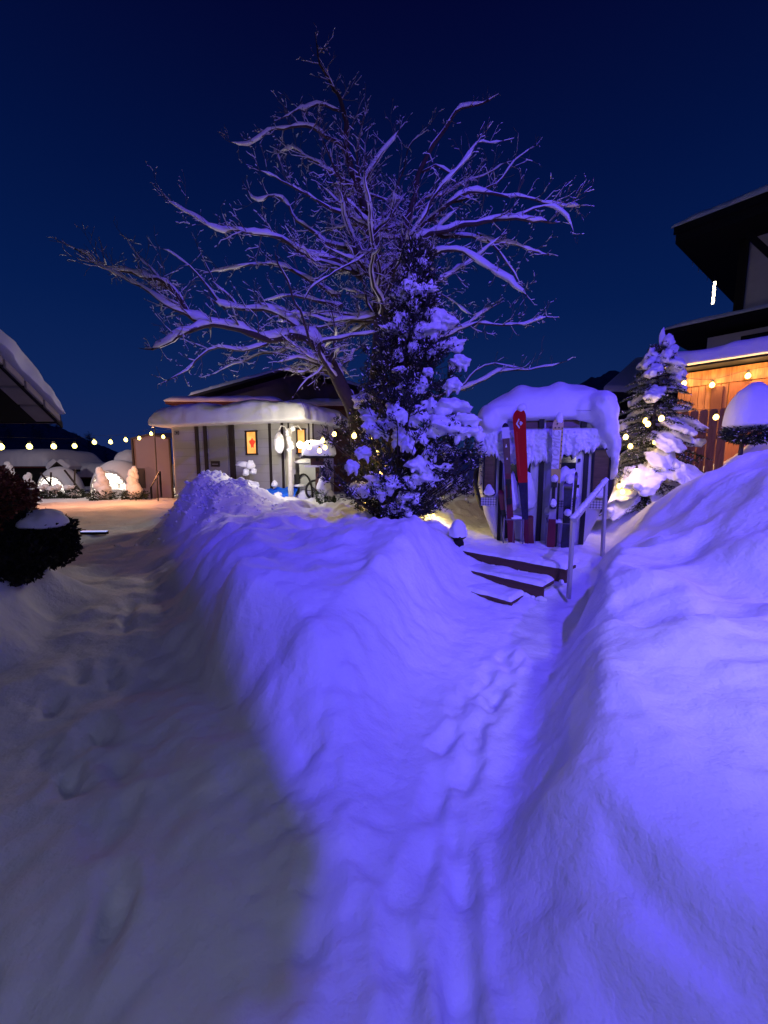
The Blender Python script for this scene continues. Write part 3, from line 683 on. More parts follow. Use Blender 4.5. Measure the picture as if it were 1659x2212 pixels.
# trunk & the two stems
tr = MB(); tp = catmull(PW([(778, 1030, 9.1), (768, 905, 9.05), (738, 835, 9.0), (716, 790, 9.0), (704, 770, 9.0)]), .1) - TB; tr.tube(tp, list(np.linspace(.19, .14, len(tp))), 12)
to = tr.build('trunk', BARK, bt, smooth=True); snow_tube(tp, np.linspace(.2, .14, len(tp)), 'trunk_snow', to, 5, .05)
tr = MB(); tp = catmull(PW([(778, 1030, 9.1), (800, 900, 9.2), (818, 800, 9.25), (822, 690, 9.3), (815, 600, 9.3), (805, 508, 9.2)]), .1) - TB; tr.tube(tp, list(np.linspace(.26, .12, len(tp))), 12); tr.build('trunk', BARK, bt, smooth=True)
D = 9.0
LIMBS = [
 # central leader and upright stems
 ([(805, 508, 9.2), (777, 410, 9.1), (754, 336, 9.1), (740, 247, 9.0), (717, 186, 9.0), (690, 135, 9.0), (686, 90, 9.1)], .11, .012, 1.0, .03, 2, .6),
 ([(826, 640, 9.3), (860, 560, 9.1), (885, 457, 8.9), (899, 410, 8.9), (917, 354, 8.8), (950, 289, 8.7), (997, 233, 8.7), (1052, 214, 8.8)], .10, .015, .55, .02, 2, .5),
 ([(805, 508, 9.2), (835, 450, 9.6), (861, 392, 9.8), (885, 317, 9.9), (915, 285, 10)], .04, .008, .7, .015, 2, .6),
 ([(818, 660, 9.3), (796, 600, 8.8), (759, 522, 8.5), (745, 434, 8.5), (721, 354, 8.5), (700, 300, 8.4)], .07, .012, .9, .02, 2, .7),
 # left side, top to bottom
 ([(735, 240, 9.0), (690, 222, 8.8), (642, 242, 8.6), (606, 262, 8.5)], .028, .008, 1.0, .03, 1, .35),
 ([(745, 330, 9.1), (715, 300, 9.0), (674, 274, 8.9), (626, 274, 8.8), (578, 290, 8.7), (546, 312, 8.6), (500, 300, 8.6)], .04, .006, 1.1, .035, 2, .45),
 ([(765, 400, 9.1), (715, 370, 9.2), (670, 340, 9.3), (640, 325, 9.5), (600, 330, 9.6)], .035, .008, 1.0, .025, 2, .5),
 ([(752, 470, 8.7), (700, 435, 8.6), (638, 406, 8.4), (594, 382, 8.3), (554, 366, 8.2)], .035, .008, .9, .025, 2, .5),
 ([(759, 540, 9.0), (705, 520, 9.2), (642, 474, 9.3), (630, 446, 9.3), (594, 426, 9.3), (554, 438, 9.3), (530, 414, 9.3)], .045, .010, 1.0, .03, 2, .5),
 ([(780, 600, 8.9), (738, 566, 8.7), (654, 542, 8.5), (594, 514, 8.3), (514, 498, 8.1), (458, 490, 8.0), (410, 462, 8.0), (358, 434, 8.0)], .06, .005, 1.2, .04, 2, .5),
 ([(735, 640, 9.2), (674, 606, 9.3), (620, 575, 9.3), (574, 570, 9.3), (514, 578, 9.2), (454, 590, 9.1)], .045, .010, 1.1, .03, 2, .45),
 ([(698, 775, 9.0), (668, 738, 8.8), (626, 728, 8.6), (578, 738, 8.4), (540, 718, 8.3), (500, 705, 8.2), (440, 705, 8.0), (400, 722, 7.9), (360, 742, 7.9), (330, 755, 7.9)], .12, .02, 1.2, .065, 2, .55),
 ([(455, 704, 8.05), (422, 690, 8.0), (395, 650, 8.0), (360, 620, 8.0), (300, 590, 8.0), (222, 568, 8.0), (160, 545, 8.0)], .06, .012, 1.0, .05, 2, .8),
 ([(430, 690, 8.0), (370, 665, 7.8), (320, 632, 7.7), (250, 595, 7.6), (205, 570, 7.6)], .035, .008, .8, .035, 1, .5),
 ([(400, 660, 8.0), (360, 620, 8.1), (300, 560, 8.2), (262, 510, 8.3)], .025, .005, .7, .02, 1, .6),
 ([(680, 750, 8.9), (634, 700, 8.9), (590, 672, 8.8), (534, 668, 8.7), (486, 668, 8.6), (465, 655, 8.6)], .075, .02, 1.0, .055, 2, .5),
 ([(486, 668, 8.6), (440, 615, 8.5), (406, 578, 8.4), (375, 553, 8.4), (344, 533, 8.3)], .03, .006, .4, .03, 1, .4),
 ([(520, 668, 8.7), (500, 645, 8.6), (470, 610, 8.6), (440, 560, 8.5), (425, 520, 8.5)], .022, .005, .6, .015, 1, .4),
 ([(676, 752, 8.3), (650, 690, 8.0), (633, 640, 7.9), (614, 586, 7.8), (598, 552, 7.8)], .028, .016, .12, .02, 1, .2),
 ([(824, 532, 8.2), (770, 560, 8.1), (703, 597, 8.0), (675, 625, 8.0), (661, 648, 8.0)], .016, .012, .2, .02, 1, .2),
 ([(578, 744, 8.4), (540, 756, 8.3), (474, 752, 8.2), (440, 775, 8.1), (414, 794, 8.1), (362, 826, 8.0)], .03, .008, 1.2, .02, 2, .4, 'limb', .0),
 ([(640, 740, 8.9), (600, 765, 9.0), (560, 770, 9.1), (505, 790, 9.2), (455, 812, 9.2)], .03, .006, 1.2, .02, 2, .4, 'limb', .0),
 ([(700, 778, 9.0), (665, 800, 8.8), (640, 803, 8.7), (614, 802, 8.6)], .03, .008, .9, .02, 1, .4, 'limb', -.05),
 ([(704, 775, 9.0), (690, 800, 8.7), (662, 822, 8.5), (640, 850, 8.4)], .025, .006, 1.0, .015, 1, .4, 'limb', -.08),
 ([(728, 820, 9.0), (690, 760, 8.5), (705, 740, 8.4), (760, 735, 8.4), (820, 718, 8.3), (862, 708, 8.3)], .05, .014, .6, .03, 1, .35),
 ([(740, 660, 8.9), (700, 650, 9.0), (650, 640, 9.1), (600, 640, 9.3), (560, 650, 9.4)], .04, .010, 1.1, .03, 2, .5),
 # right side
 ([(826, 600, 9.3), (860, 560, 9.0), (889, 527, 8.8), (936, 504, 8.5), (1011, 482, 8.2), (1076, 471, 8.1), (1137, 471, 8.0), (1193, 482, 8.0)], .075, .02, 1.1, .045, 2, .5),
 ([(890, 500, 9.0), (925, 470, 8.8), (964, 438, 8.6), (1030, 408, 8.5), (1099, 420, 8.4), (1169, 438, 8.3), (1250, 452, 8.3)], .05, .008, 1.2, .035, 2, .5),
 ([(960, 440, 8.8), (1020, 415, 8.8), (1076, 392, 8.8), (1123, 336, 8.8), (1160, 312, 8.8)], .028, .006, .7, .02, 1, .4),
 ([(912, 372, 8.8), (940, 355, 8.7), (973, 368, 8.6), (1000, 345, 8.5), (1029, 317, 8.5), (1090, 302, 8.4)], .028, .006, .6, .02, 1, .4),
 ([(850, 600, 8.9), (922, 552, 8.4), (983, 546, 8.1), (1030, 569, 8.0), (1090, 597, 7.9), (1140, 634, 7.9)], .05, .010, 1.0, .05, 2, .45, 'limb', .02),
 ([(940, 505, 8.6), (1006, 513, 8.6), (1076, 522, 8.6), (1146, 546, 8.6), (1190, 552, 8.6)], .035, .008, 1.0, .035, 2, .4),
 ([(830, 760, 9.2), (900, 740, 8.8), (964, 728, 8.5), (1020, 700, 8.3), (1104, 698, 8.1), (1183, 679, 8.0)], .045, .008, 1.1, .03, 2, .45),
 ([(830, 740, 9.2), (900, 730, 9.0), (970, 720, 8.9), (1029, 690, 8.8), (1067, 667, 8.8)], .035, .008, 1.0, .025, 2, .4),
 ([(822, 830, 9.2), (920, 860, 8.6), (992, 838, 8.2), (1076, 807, 8.0), (1146, 802, 7.9), (1216, 786, 7.9)], .045, .008, .8, .035, 1, .45),
 ([(990, 840, 8.2), (1030, 805, 8.1), (1070, 790, 8.0), (1120, 795, 8.0)], .02, .006, .8, .02, 1, .3),
 ([(1030, 505, 8.6), (1067, 532, 8.5), (1099, 574, 8.4), (1123, 606, 8.4), (1135, 640, 8.4)], .028, .006, 1.0, .025, 2, .4, 'limb', -.03),
 ([(870, 470, 9.2), (930, 430, 9.5), (980, 405, 9.7), (1040, 380, 9.8), (1095, 352, 9.9)], .035, .007, .9, .02, 2, .5),
 ([(1100, 471, 8.1), (1150, 450, 7.9), (1190, 448, 7.8), (1225, 470, 7.8), (1240, 510, 7.8)], .02, .005, .9, .03, 1, .3, 'limb', 0),
]
for a in LIMBS:
    P = PW(a[0]); limb(P, *a[1:5], lvl=a[5], tl=a[6], name='limb', upb=(a[8] if len(a) > 8 else .10))
# limbs that fill the crown towards and away from the viewer
for k in range(64):
    s0 = PW([(822, 690, 9.3), (815, 600, 9.3), (805, 508, 9.2), (777, 410, 9.1), (754, 336, 9.1), (720, 800, 9.0)])
    i = rt.choice([0, 0, 0, 1, 1, 1, 2, 2, 3]) if k % 5 else 5; p = s0[i]
    an = rt.uniform(0, 2 * math.pi); el_ = rt.uniform(-.05, .75); L = rt.uniform(1.3, 2.9) * (1 if i < 2 else .62)
    d = np.array([math.cos(an) * math.cos(el_), math.sin(an) * math.cos(el_) * 1.0, math.sin(el_)]); pts = [p]
    for j in range(4): d = nrm(d + rv() * .16 + np.array([0, 0, .05 - .04 * j])); pts.append(pts[-1] + d * L / 4)
    limb(pts, rt.uniform(.03, .05), .008, 1.0, .03, 2, .5, upb=.05)

# ------------------------------------------------------------------ NEEDLE FOLIAGE
def sprigs(C, D, L, Wd):
    """diamond shaped leaf sprays: centre, direction, length, width arrays -> quads"""
    C = np.asarray(C); D = np.asarray(D); D = D / (np.linalg.norm(D, axis=1, keepdims=True) + 1e-9); rnd = RNG.normal(size=C.shape); S_ = np.cross(D, rnd); S_ /= np.linalg.norm(S_, axis=1, keepdims=True) + 1e-9
    L = np.asarray(L)[:, None]; Wd = np.asarray(Wd)[:, None]
    V = np.stack([C, C + D * L * .45 + S_ * Wd, C + D * L, C + D * L * .45 - S_ * Wd], 1); n = len(C)
    return V.reshape(-1, 3), np.arange(n * 4).reshape(n, 4)

# --- tall evergreen in the middle
eb = W(850, 1152, 6.75); ez = gz(eb.x, eb.y)
ev = thing('evergreen_tree', 'dark shaggy evergreen with lumps of snow and warm bulbs inside, left of the gondola', 'tree', (eb.x, eb.y, ez))
def ev_axis(h): return np.array([.02 + .085 * h, 0, h]) 
def ev_r(h): return np.interp(h, [0, .2, .5, .9, 1.4, 2.0, 2.6, 3.2, 3.8, 4.25], [.36, .66, .98, 1.14, 1.10, .86, .58, .34, .17, .04])
cl = []; re_ = random.Random(3)
while len(cl) < 640:
    h = 4.25 * re_.random()**1.15; rr = ev_r(h); a = re_.uniform(0, 2 * math.pi); q = re_.random()**.45
    if fbm(np.array([math.cos(a) * 1.6 + h]), np.array([h * 1.8]), math.sin(a) * 1.6, 44, 2)[0] < -.35: continue
    bulge = 1 + .22 * math.sin(a * 3 + h * 4)
    c = ev_axis(h) + np.array([math.cos(a), math.sin(a), 0]) * rr * q * bulge; cl.append((c, a, h, q))
C = []; Dd = []; LL = []; WW = []; mi = []; tw0 = []; tw1 = []; tr0 = []
for c, a, h, q in cl:
    out = np.array([math.cos(a) * .7, math.sin(a) * .7, .75]); start = ev_axis(max(0.02, h - .35 - .5 * q)) * np.array([1, 1, 1]); start = start + (c - start) * .05
    mid = (start + c) / 2 + np.array([0, 0, -.06]); tw0 += [start, mid]; tw1 += [mid, c]; tr0 += [.016, .010]
    n = int(re_.uniform(70, 120)); sz = re_.uniform(.10, .19)
    nt_ = 7
    for j in range(nt_):
        dj = out + RNG.normal(size=3) * .55; dj /= np.linalg.norm(dj); e = c + dj * sz * 1.5; tw0.append(c); tw1.append(e); tr0.append(.005)
        m_ = n // nt_; tt = RNG.random(m_); P = c + dj * (tt[:, None] * sz * 1.6) + RNG.normal(size=(m_, 3)) * .018
        C.append(P); Dd.append(dj + RNG.normal(size=(m_, 3)) * .65); LL.append(RNG.uniform(.035, .08, m_)); WW.append(RNG.uniform(.007, .014, m_))
        up = (RNG.random(m_) < (.13 if q > .5 else .03)).astype(int); mi.append(up)
V, Fc = sprigs(np.concatenate(C), np.concatenate(Dd), np.concatenate(LL), np.concatenate(WW))
mesh_np('foliage', V, Fc, [LEAF, SNOW], ev, smooth=False, mi=np.concatenate(mi))
V, Fc = segs_mesh(tw0, tw1, tr0, [r * .6 for r in tr0], 4); mesh_np('branches', V, Fc, BARK, ev)
for k in range(5):
    a = k * 1.3; part('trunk', BARK, ev, lambda b: b.tube([(.10 * math.cos(a), .10 * math.sin(a), -.05), (.14 * math.cos(a) + .02, .12 * math.sin(a), .5), (.10 * math.cos(a) + .1, .08 * math.sin(a), 1.4), (.05 * math.cos(a) + .2, .03, 2.6), (.30, 0, 3.7)], [.055, .05, .04, .025, .008], 7), smooth=True)
# lumps of snow where the photograph shows them (surveyed on the near side), plus the far side
def snow_lump(parent, c, rx, rz, seed, tilt=0, org=(0, 0, 0), fing=6):
    bl = Blobs(); rr = random.Random(seed); c = np.array(c) - np.array(org)
    bl.add(c, (rx, rx * .75, rz), amp=.42, sc_=2.3, flat=.5, seed=seed, sub=4, octv=4, rot=Matrix.Rotation(tilt, 3, 'Y'))
    for j in range(fing):
        t = rr.uniform(-.85, .85); bl.add(c + np.array([t * rx, rr.uniform(-.4, .2) * rx, -rz * rr.uniform(.1, .6) - abs(t) * .25 * rx - t * math.tan(tilt) * rx * .6]), (rx * rr.uniform(.12, .32), rx * .24, rz * rr.uniform(.5, .95)), amp=.3, sub=3, flat=.8, seed=seed + j + 1)
    bl.build('snow_lump', SNOW, parent, fuse=max(.012, rx * .085))
SL = [(905, 578, .09, .13), (890, 605, .10, .12), (925, 628, .13, .12), (870, 640, .08, .13), (895, 660, .10, .10), (950, 690, .22, .14), (915, 715, .24, .15), (965, 700, .16, .12), (968, 748, .22, .12), (870, 700, .12, .18), (990, 783, .15, .12), (895, 752, .10, .12),
      (860, 768, .10, .10), (880, 842, .16, .12), (862, 800, .12, .06), (915, 832, .08, .12), (978, 835, .15, .11), (980, 880, .30, .14), (930, 880, .16, .12), (1000, 908, .22, .12), (955, 925, .30, .14), (905, 902, .18, .15), (1010, 935, .22, .11), (845, 915, .20, .11), (820, 935, .14, .10), (900, 945, .16, .12),
      (795, 900, .14, .12), (865, 945, .14, .11), (785, 980, .12, .12), (880, 965, .12, .10), (830, 1045, .30, .15), (805, 1062, .22, .10), (905, 1005, .22, .12), (930, 980, .10, .12), (760, 1010, .10, .11), (880, 1075, .18, .10), (850, 875, .10, .10), (935, 760, .09, .12), (925, 805, .08, .09), (885, 1040, .12, .08), (960, 1010, .12, .06)]
for k, (xd, yd, rx, rz) in enumerate(SL):
    h = W(xd, yd, 6.4).z - ez; q = np.array(W(xd, yd, 6.75 - .72 * float(ev_r(min(4.2, max(0, h))))))
    snow_lump(ev, q, rx * .95, rz * .90, 300 + k * 7, re_.uniform(-.3, .3), (eb.x, eb.y, ez))
for k in range(60):
    c, a, h, q = re_.choice(cl)
    if q > .75 and (math.sin(a) > -.1 or k % 2): snow_lump(ev, c + np.array([0, 0, .12]), re_.uniform(.1, .26), re_.uniform(.08, .14), 900 + k * 5, re_.uniform(-.3, .3), (0, 0, 0), 4)

# --- small spruce between gondola and hut
xb = W(1395, 1085, 7.35); xz = gz(xb.x, xb.y)
xt = thing('spruce_tree', 'young spruce hung with warm bulbs and thick snow, between gondola and wooden hut', 'tree', (xb.x, xb.y, xz - .05))
XH = W(1410, 722, 7.35).z - xz; part('trunk', BARK, xt, lambda b: b.tube([(0, 0, 0), (.02, 0, XH * .5), (.06, 0, XH)], [.05, .035, .008], 8), smooth=True)
C = []; Dd = []; LL = []; WW = []; mi = []; t0 = []; t1 = []; tr_ = []; rx_ = random.Random(8); pads = []
nb = 92
for k in range(nb):
    f = k / nb; h = XH * (.07 + .90 * f); a = k * 2.39996 + rx_.uniform(-.3, .3); Lb = (.98 * (1 - f)**.85 + .12) * rx_.uniform(.75, 1.15); Lb = min(Lb, .95)
    base = np.array([.06 * f, 0, h]); d = np.array([math.cos(a), math.sin(a), -.12 - .25 * (1 - f)])
    tip = base + d * Lb; mid = (base + tip) / 2 + np.array([0, 0, .05]); t0 += [base, mid]; t1 += [mid, tip]; tr_ += [.012, .007]
    for s_ in np.linspace(.2, 1, 10):
        p = base + (tip - base) * s_ + np.array([0, 0, .05 * math.sin(math.pi * s_)])
        side = np.cross(d, [0, 0, 1.]); side /= np.linalg.norm(side)
        for sg in (-1, 1):
            Ls = .30 * Lb * (1.15 - s_ * .7) + .05; dd = d * .5 + side * sg * 1.0 + np.array([0, 0, -.25]); dd /= np.linalg.norm(dd); e = p + dd * Ls; t0.append(p); t1.append(e); tr_.append(.004)
            m_ = int(26 * (Ls / .2)) + 8; tt = RNG.random(m_); C.append(p + dd * (tt * Ls)[:, None]); Dd.append(dd + RNG.normal(size=(m_, 3)) * .75 + np.array([0, 0, -.1])); LL.append(RNG.uniform(.025, .05, m_)); WW.append(RNG.uniform(.004, .007, m_)); mi.append((RNG.random(m_) < .14).astype(int))
    pads.append((base, tip, Lb, f, a))
V, Fc = sprigs(np.concatenate(C), np.concatenate(Dd), np.concatenate(LL), np.concatenate(WW)); mesh_np('foliage', V, Fc, [LEAF2, SNOW], xt, smooth=False, mi=np.concatenate(mi))
V, Fc = segs_mesh(t0, t1, tr_, [r * .6 for r in tr_], 4); mesh_np('branches', V, Fc, BARK, xt)
for k, (base, tip, Lb, f, a) in enumerate(pads):
    if rx_.random() < .42:
        c = base + (tip - base) * rx_.uniform(.6, .85) + np.array([0, 0, .07]); ang = math.atan2(tip[1] - base[1], tip[0] - base[0])
        rot = Matrix.Rotation(ang, 3, 'Z') @ Matrix.Rotation(R(18 + 22 * (1 - f)), 3, 'Y')
        bl = Blobs(); r_ = (Lb * .36 + .03) * rx_.uniform(.7, 1.25); bl.add(c, (r_, r_ * .72, .075 + .05 * Lb), rot=rot, amp=.42, sc_=2.2, sub=4, flat=.35, seed=k * 3, octv=4)
        for j in range(7):
            e = base + (tip - base) * rx_.uniform(.55, 1.05) + np.array([rx_.uniform(-.22, .22) * Lb, rx_.uniform(-.22, .22) * Lb, rx_.uniform(-.03, .03)]); rj = rx_.uniform(.03, .075); bl.add(e, (rj, rj, rj * 1.2), amp=.4, sub=3, flat=.8, seed=k * 5 + j)
        bl.build('snow_pad', SNOW, xt, fuse=.018)
Blobs().add((.06, 0, XH - .02), (.05, .05, .16), amp=.3, sub=3, flat=.9, seed=2).build('snow_pad', SNOW, xt)

# --- clipped ball tree with its tall snow cap
tb = W(1597, 990, 5.9); tz = gz(tb.x, tb.y)
tp_ = thing('topiary_tree', 'clipped ball topiary on a thin stem under a tall dome of snow', 'tree', (tb.x, tb.y, tz - .05))
ch = W(1605, 940, 5.9).z - tz + .05
part('stem', BARK, tp_, lambda b: b.tube([(0, 0, 0), (.01, 0, ch * .6), (.02, 0, ch)], [.035, .028, .025], 8), smooth=True)
n = 5200; u = RNG.normal(size=(n, 3)); u /= np.linalg.norm(u, axis=1, keepdims=True); rad = RNG.uniform(.3, 1.0, n)**.5; P = u * rad[:, None] * np.array([.33, .33, .16]) + np.array([.12, 0, ch + .04])
V, Fc = sprigs(P, u + RNG.normal(size=(n, 3)) * .6, RNG.uniform(.03, .065, n), RNG.uniform(.006, .011, n)); mesh_np('foliage', V, Fc, [LEAF, SNOW], tp_, smooth=False, mi=(RNG.random(n) < .07).astype(int))
bl = Blobs(); bl.add((.12, 0, ch + .16), (.32, .32, .60), amp=.05, sc_=1.2, sub=5, flat=.16, seed=11)
bl.build('snow_cap', SNOW, tp_)
# ------------------------------------------------------------------ CARAVAN / TRAILER CABIN
def qz(xd, yd, A, B): return WP(xd, yd, A, B)
def frame_of(A, B):
    """matrix whose x runs A->B on the ground and whose -y faces the viewer"""
    yaw = math.atan2(B[1] - A[1], B[0] - A[0]); return yaw
CA = (-7.75, 14.6); CB = (-3.08, 12.8); cy_ = frame_of(CA, CB); CL = math.hypot(CB[0] - CA[0], CB[1] - CA[1])
cz0 = .50; czt = 2.97
cv = thing('caravan', 'grey panelled caravan with orange lit windows under a thick pillow of snow', 'caravan', (CA[0], CA[1], 0), cy_)
DEP = 2.25
def c_body(b):
    r = .28; pts = []
    for cx, cy, a0 in ((CL - r, r, -90), (CL - r, DEP - r, 0), (r, DEP - r, 90), (r, r, 180)):
        for k in range(6): a = R(a0 + k * 18); pts.append((cx + r * math.cos(a), cy + r * math.sin(a)))
    b.prism(pts, cz0, czt)
body = part('body', CARAVAN, cv, c_body)
for k in range(1, 9):
    z = cz0 + k * .275; part('panel_joint', mat('panel_joint', (.26, .25, .22), .6), cv, lambda b: b.box((CL / 2, -.002, z), (CL - .6, .006, .008)))
part('skirt', SHADE, cv, lambda b: b.box((CL / 2, DEP / 2, .28), (CL - .3, DEP - .3, .5)))
def fx(xd): return qz(xd, 990, CA, CB)[0]
for x0, x1, dp in ((424, 434, .05), (442, 452, .05), (496, 512, .07), (581, 589, .03), (608, 615, .03)):
    a, b_ = fx(x0), fx(x1); part('trim_post', DARKP, cv, lambda b: b.box(((a + b_) / 2, -dp / 2, (cz0 + czt) / 2 - .02), ((b_ - a) * .62, dp, czt - cz0 - .05)))
a, b_ = fx(454), fx(494)
dr = part('door', mat('door_panel', (.30, .29, .27), .55, vary=.06), cv, lambda b: b.box(((a + b_) / 2, -.015, 1.72), (b_ - a, .03, 2.3)))
p0 = qz(458, 996, CA, CB); p1 = qz(477, 1008, CA, CB)
hp = part('letter_plate', DARKP, dr, lambda b: b.box(((p0[0] + p1[0]) / 2, -.045, (p0[1] + p1[1]) / 2), (p1[0] - p0[0], .03, p0[1] - p1[1])), bevel=.004)
part('slot', ALU, hp, lambda b: b.box(((p0[0] + p1[0]) / 2, -.063, (p0[1] + p1[1]) / 2 - .01), ((p1[0] - p0[0]) * .7, .006, .02)))
p0 = qz(371, 930, CA, CB); p1 = qz(384, 938, CA, CB)
part('number_plate', DARKP, cv, lambda b: (b.box((.32 + .10, -.008, p0[1] - .03), (.20, .014, .012)), b.box((.42, -.008, p0[1] - .15), (.20, .014, .012)), b.box((.33, -.008, p0[1] - .09), (.012, .014, .12)), b.box((.51, -.008, p0[1] - .09), (.012, .014, .12)), b.box((.42, -.006, p0[1] - .09), (.08, .010, .06))))
# lit window with a red shape on its blind
WIN = bpy.data.materials.new('lit_orange_blind'); WIN.use_nodes = True; _nt = WIN.node_tree; _b = _nt.nodes['Principled BSDF']
_t = _nt.nodes.new('ShaderNodeTexCoord'); _n = _nt.nodes.new('ShaderNodeTexNoise'); _n.inputs['Scale'].default_value = 2.3; _r = _nt.nodes.new('ShaderNodeValToRGB')
_r.color_ramp.elements[0].position = .36; _r.color_ramp.elements[0].color = (1, .34, .05, 1); _r.color_ramp.elements[1].position = .66; _r.color_ramp.elements[1].color = (1, .52, .14, 1)
_nt.links.new(_t.outputs['Object'], _n.inputs['Vector']); _nt.links.new(_n.outputs['Fac'], _r.inputs[0]); _nt.links.new(_r.outputs[0], _b.inputs['Emission Color']); _b.inputs['Emission Strength'].default_value = 1.25; _b.inputs['Base Color'].default_value = (.3, .1, .03, 1)
REDG = mat('red_glow_motif', (.3, .02, .01), .5, emit=(1, .07, .03), estr=.85)
def lit_window(parent, x0, x1, z0, z1, y, motif=True, horizontal=True):
    wv = part('window', DARKP, parent, lambda b: (b.box(((x0 + x1) / 2, y - .01, z0), (x1 - x0 + .08, .05, .05)), b.box(((x0 + x1) / 2, y - .01, z1), (x1 - x0 + .08, .05, .05)), b.box((x0, y - .01, (z0 + z1) / 2), (.05, .05, z1 - z0 - .052)), b.box((x1, y - .01, (z0 + z1) / 2), (.05, .05, z1 - z0 - .052))))
    part('pane', WIN, wv, lambda b: b.box(((x0 + x1) / 2, y - .006, (z0 + z1) / 2), (x1 - x0 - .05, .008, z1 - z0 - .05)))
    if motif:
        cx = (x0 + x1) / 2 + .03; cz = (z0 + z1) / 2 - .02
        part('red_motif', REDG, wv, lambda b: b.hull2([(cx + .10 * (1 + .35 * math.sin(3 * a)) * math.cos(a), y - .018, cz + .15 * (1 + .2 * math.sin(5 * a)) * math.sin(a)) for a in np.linspace(0, 2 * math.pi, 25)[:-1]], [(cx + .10 * (1 + .35 * math.sin(3 * a)) * math.cos(a), y - .011, cz + .15 * (1 + .2 * math.sin(5 * a)) * math.sin(a)) for a in np.linspace(0, 2 * math.pi, 25)[:-1]]))
    return wv
p0 = qz(532, 932, CA, CB); p1 = qz(556, 981, CA, CB); lit_window(cv, p0[0], p1[0], p1[1], p0[1], -.005)
# end wall (turned away to the right) with its window and seams
CC = (CB[0] + .42, CB[1] + 2.1)
EA = CB
end = thing('tmp', None, None)
bpy.data.objects.remove(end)
ew = part('end_wall', CARAVAN, cv, lambda b: b.hull2([(CL - .05, .02, cz0), (CL + .62, .62, cz0), (CL + .62, DEP - .3, cz0), (CL - .05, DEP, cz0)], [(CL - .05, .02, czt), (CL + .62, .62, czt), (CL + .62, DEP - .3, czt), (CL - .05, DEP, czt)]))
e0 = Vector((CL - .05, .02)); e1 = Vector((CL + .62, .62)); ea = math.atan2(.60, .67); el_ = (e1 - e0).length
Me = Matrix.Translation((e0.x, e0.y, 0)) @ Matrix.Rotation(ea, 4, 'Z')
def on_end(o): o.matrix_local = Me; return o
wv = lit_window(ew, .36, .62, 1.95, 2.72, -.01, False); on_end(wv)
for x_ in (.10, .74, .88): on_end(part('trim_post', DARKP, ew, lambda b: b.box((x_, -.012, 1.73), (.05, .03, 2.42))))
on_end(part('lower_panel', mat('dark_panel', (.12, .11, .11), .6), ew, lambda b: b.box((.5, -.006, 1.2), (.42, .012, 1.2))))
def ctop(X, Y): return .10 * np.exp(-((X - .9) / .6)**2) + .12 * np.exp(-((X + 1.6) / 1.2)**2) - .08 * np.exp(-((X + .1) / .5)**2)
snow_slab('roof_snow', CL / 2 + .66, DEP / 2 + .42, .58, cv, loc=(CL / 2 + .22, DEP / 2, czt + .03), p=12, amp=.05, seed=61, top=ctop, n=(90, 50), under=.10, edge=.30)
# ------------------------------------------------------------------ generic building bits
WALLB = mat('brown_render', (.16, .11, .09), .85, vary=.2, scale=2); WALLP = mat('pale_render', (.42, .38, .40), .85, vary=.1, scale=2)
ROOFD = mat('dark_roof', (.03, .025, .022), .8)
def gable_house(name, label, loc, yaw, w_, d_, hw_, hr_, wall, ov=.6, snow=.35, parts_=True, cat='house'):
    """w_ along x (gable faces -y), ridge along y"""
    t = thing(name, label, cat, loc, yaw)
    part('wall', wall, t, lambda b: b.add([(-w_ / 2, 0, -1.5), (w_ / 2, 0, -1.5), (w_ / 2, 0, hw_), (0, 0, hr_), (-w_ / 2, 0, hw_), (-w_ / 2, d_, -1.5), (w_ / 2, d_, -1.5), (w_ / 2, d_, hw_), (0, d_, hr_), (-w_ / 2, d_, hw_)], [(0, 1, 2, 3, 4), (9, 8, 7, 6, 5), (0, 5, 6, 1), (1, 6, 7, 2), (2, 7, 8, 3), (3, 8, 9, 4), (4, 9, 5, 0)]))
    sl = (hr_ - hw_) / (w_ / 2)
    for s_ in (-1, 1):
        def rf(b, th=.14, z=0.02, o=ov):
            x1 = s_ * (w_ / 2 + o); za = hr_ + z; zb = hw_ - sl * o + z
            b.add([(0, -o, za), (x1, -o, zb), (x1, d_ + o, zb), (0, d_ + o, za), (0, -o, za + th), (x1, -o, zb + th), (x1, d_ + o, zb + th), (0, d_ + o, za + th)], [(0, 1, 2, 3), (4, 5, 6, 7), (0, 1, 5, 4), (1, 2, 6, 5), (2, 3, 7, 6), (3, 0, 4, 7)])
        r_ = part('roof', ROOFD, t, rf)
        a = (w_ / 2 + ov) / 2; L2 = math.hypot(a * 2, a * 2 * sl) / 2
        sn = snow_slab('roof_snow', L2, d_ / 2 + ov, snow, r_, p=10, amp=.05, seed=int(abs(loc[0]) * 10) + s_, n=(40, 40), under=.02)
        sn.rotation_euler = (0, s_ * math.atan(sl), 0); sn.location = (s_ * a, d_ / 2, (hr_ + hw_ - sl * ov) / 2 + .17)
    return t
# dark gabled house behind the caravan
pk = W(640, 803, 24); ev_ = W(470, 848, 24)
gable_house('gabled_house', 'dark house with a wide snowy gable rising behind the caravan', (pk.x, 24, .2), R(4), 9.6, 9, ev_.z - .5, pk.z - .3, WALLB, 1.0, .30)
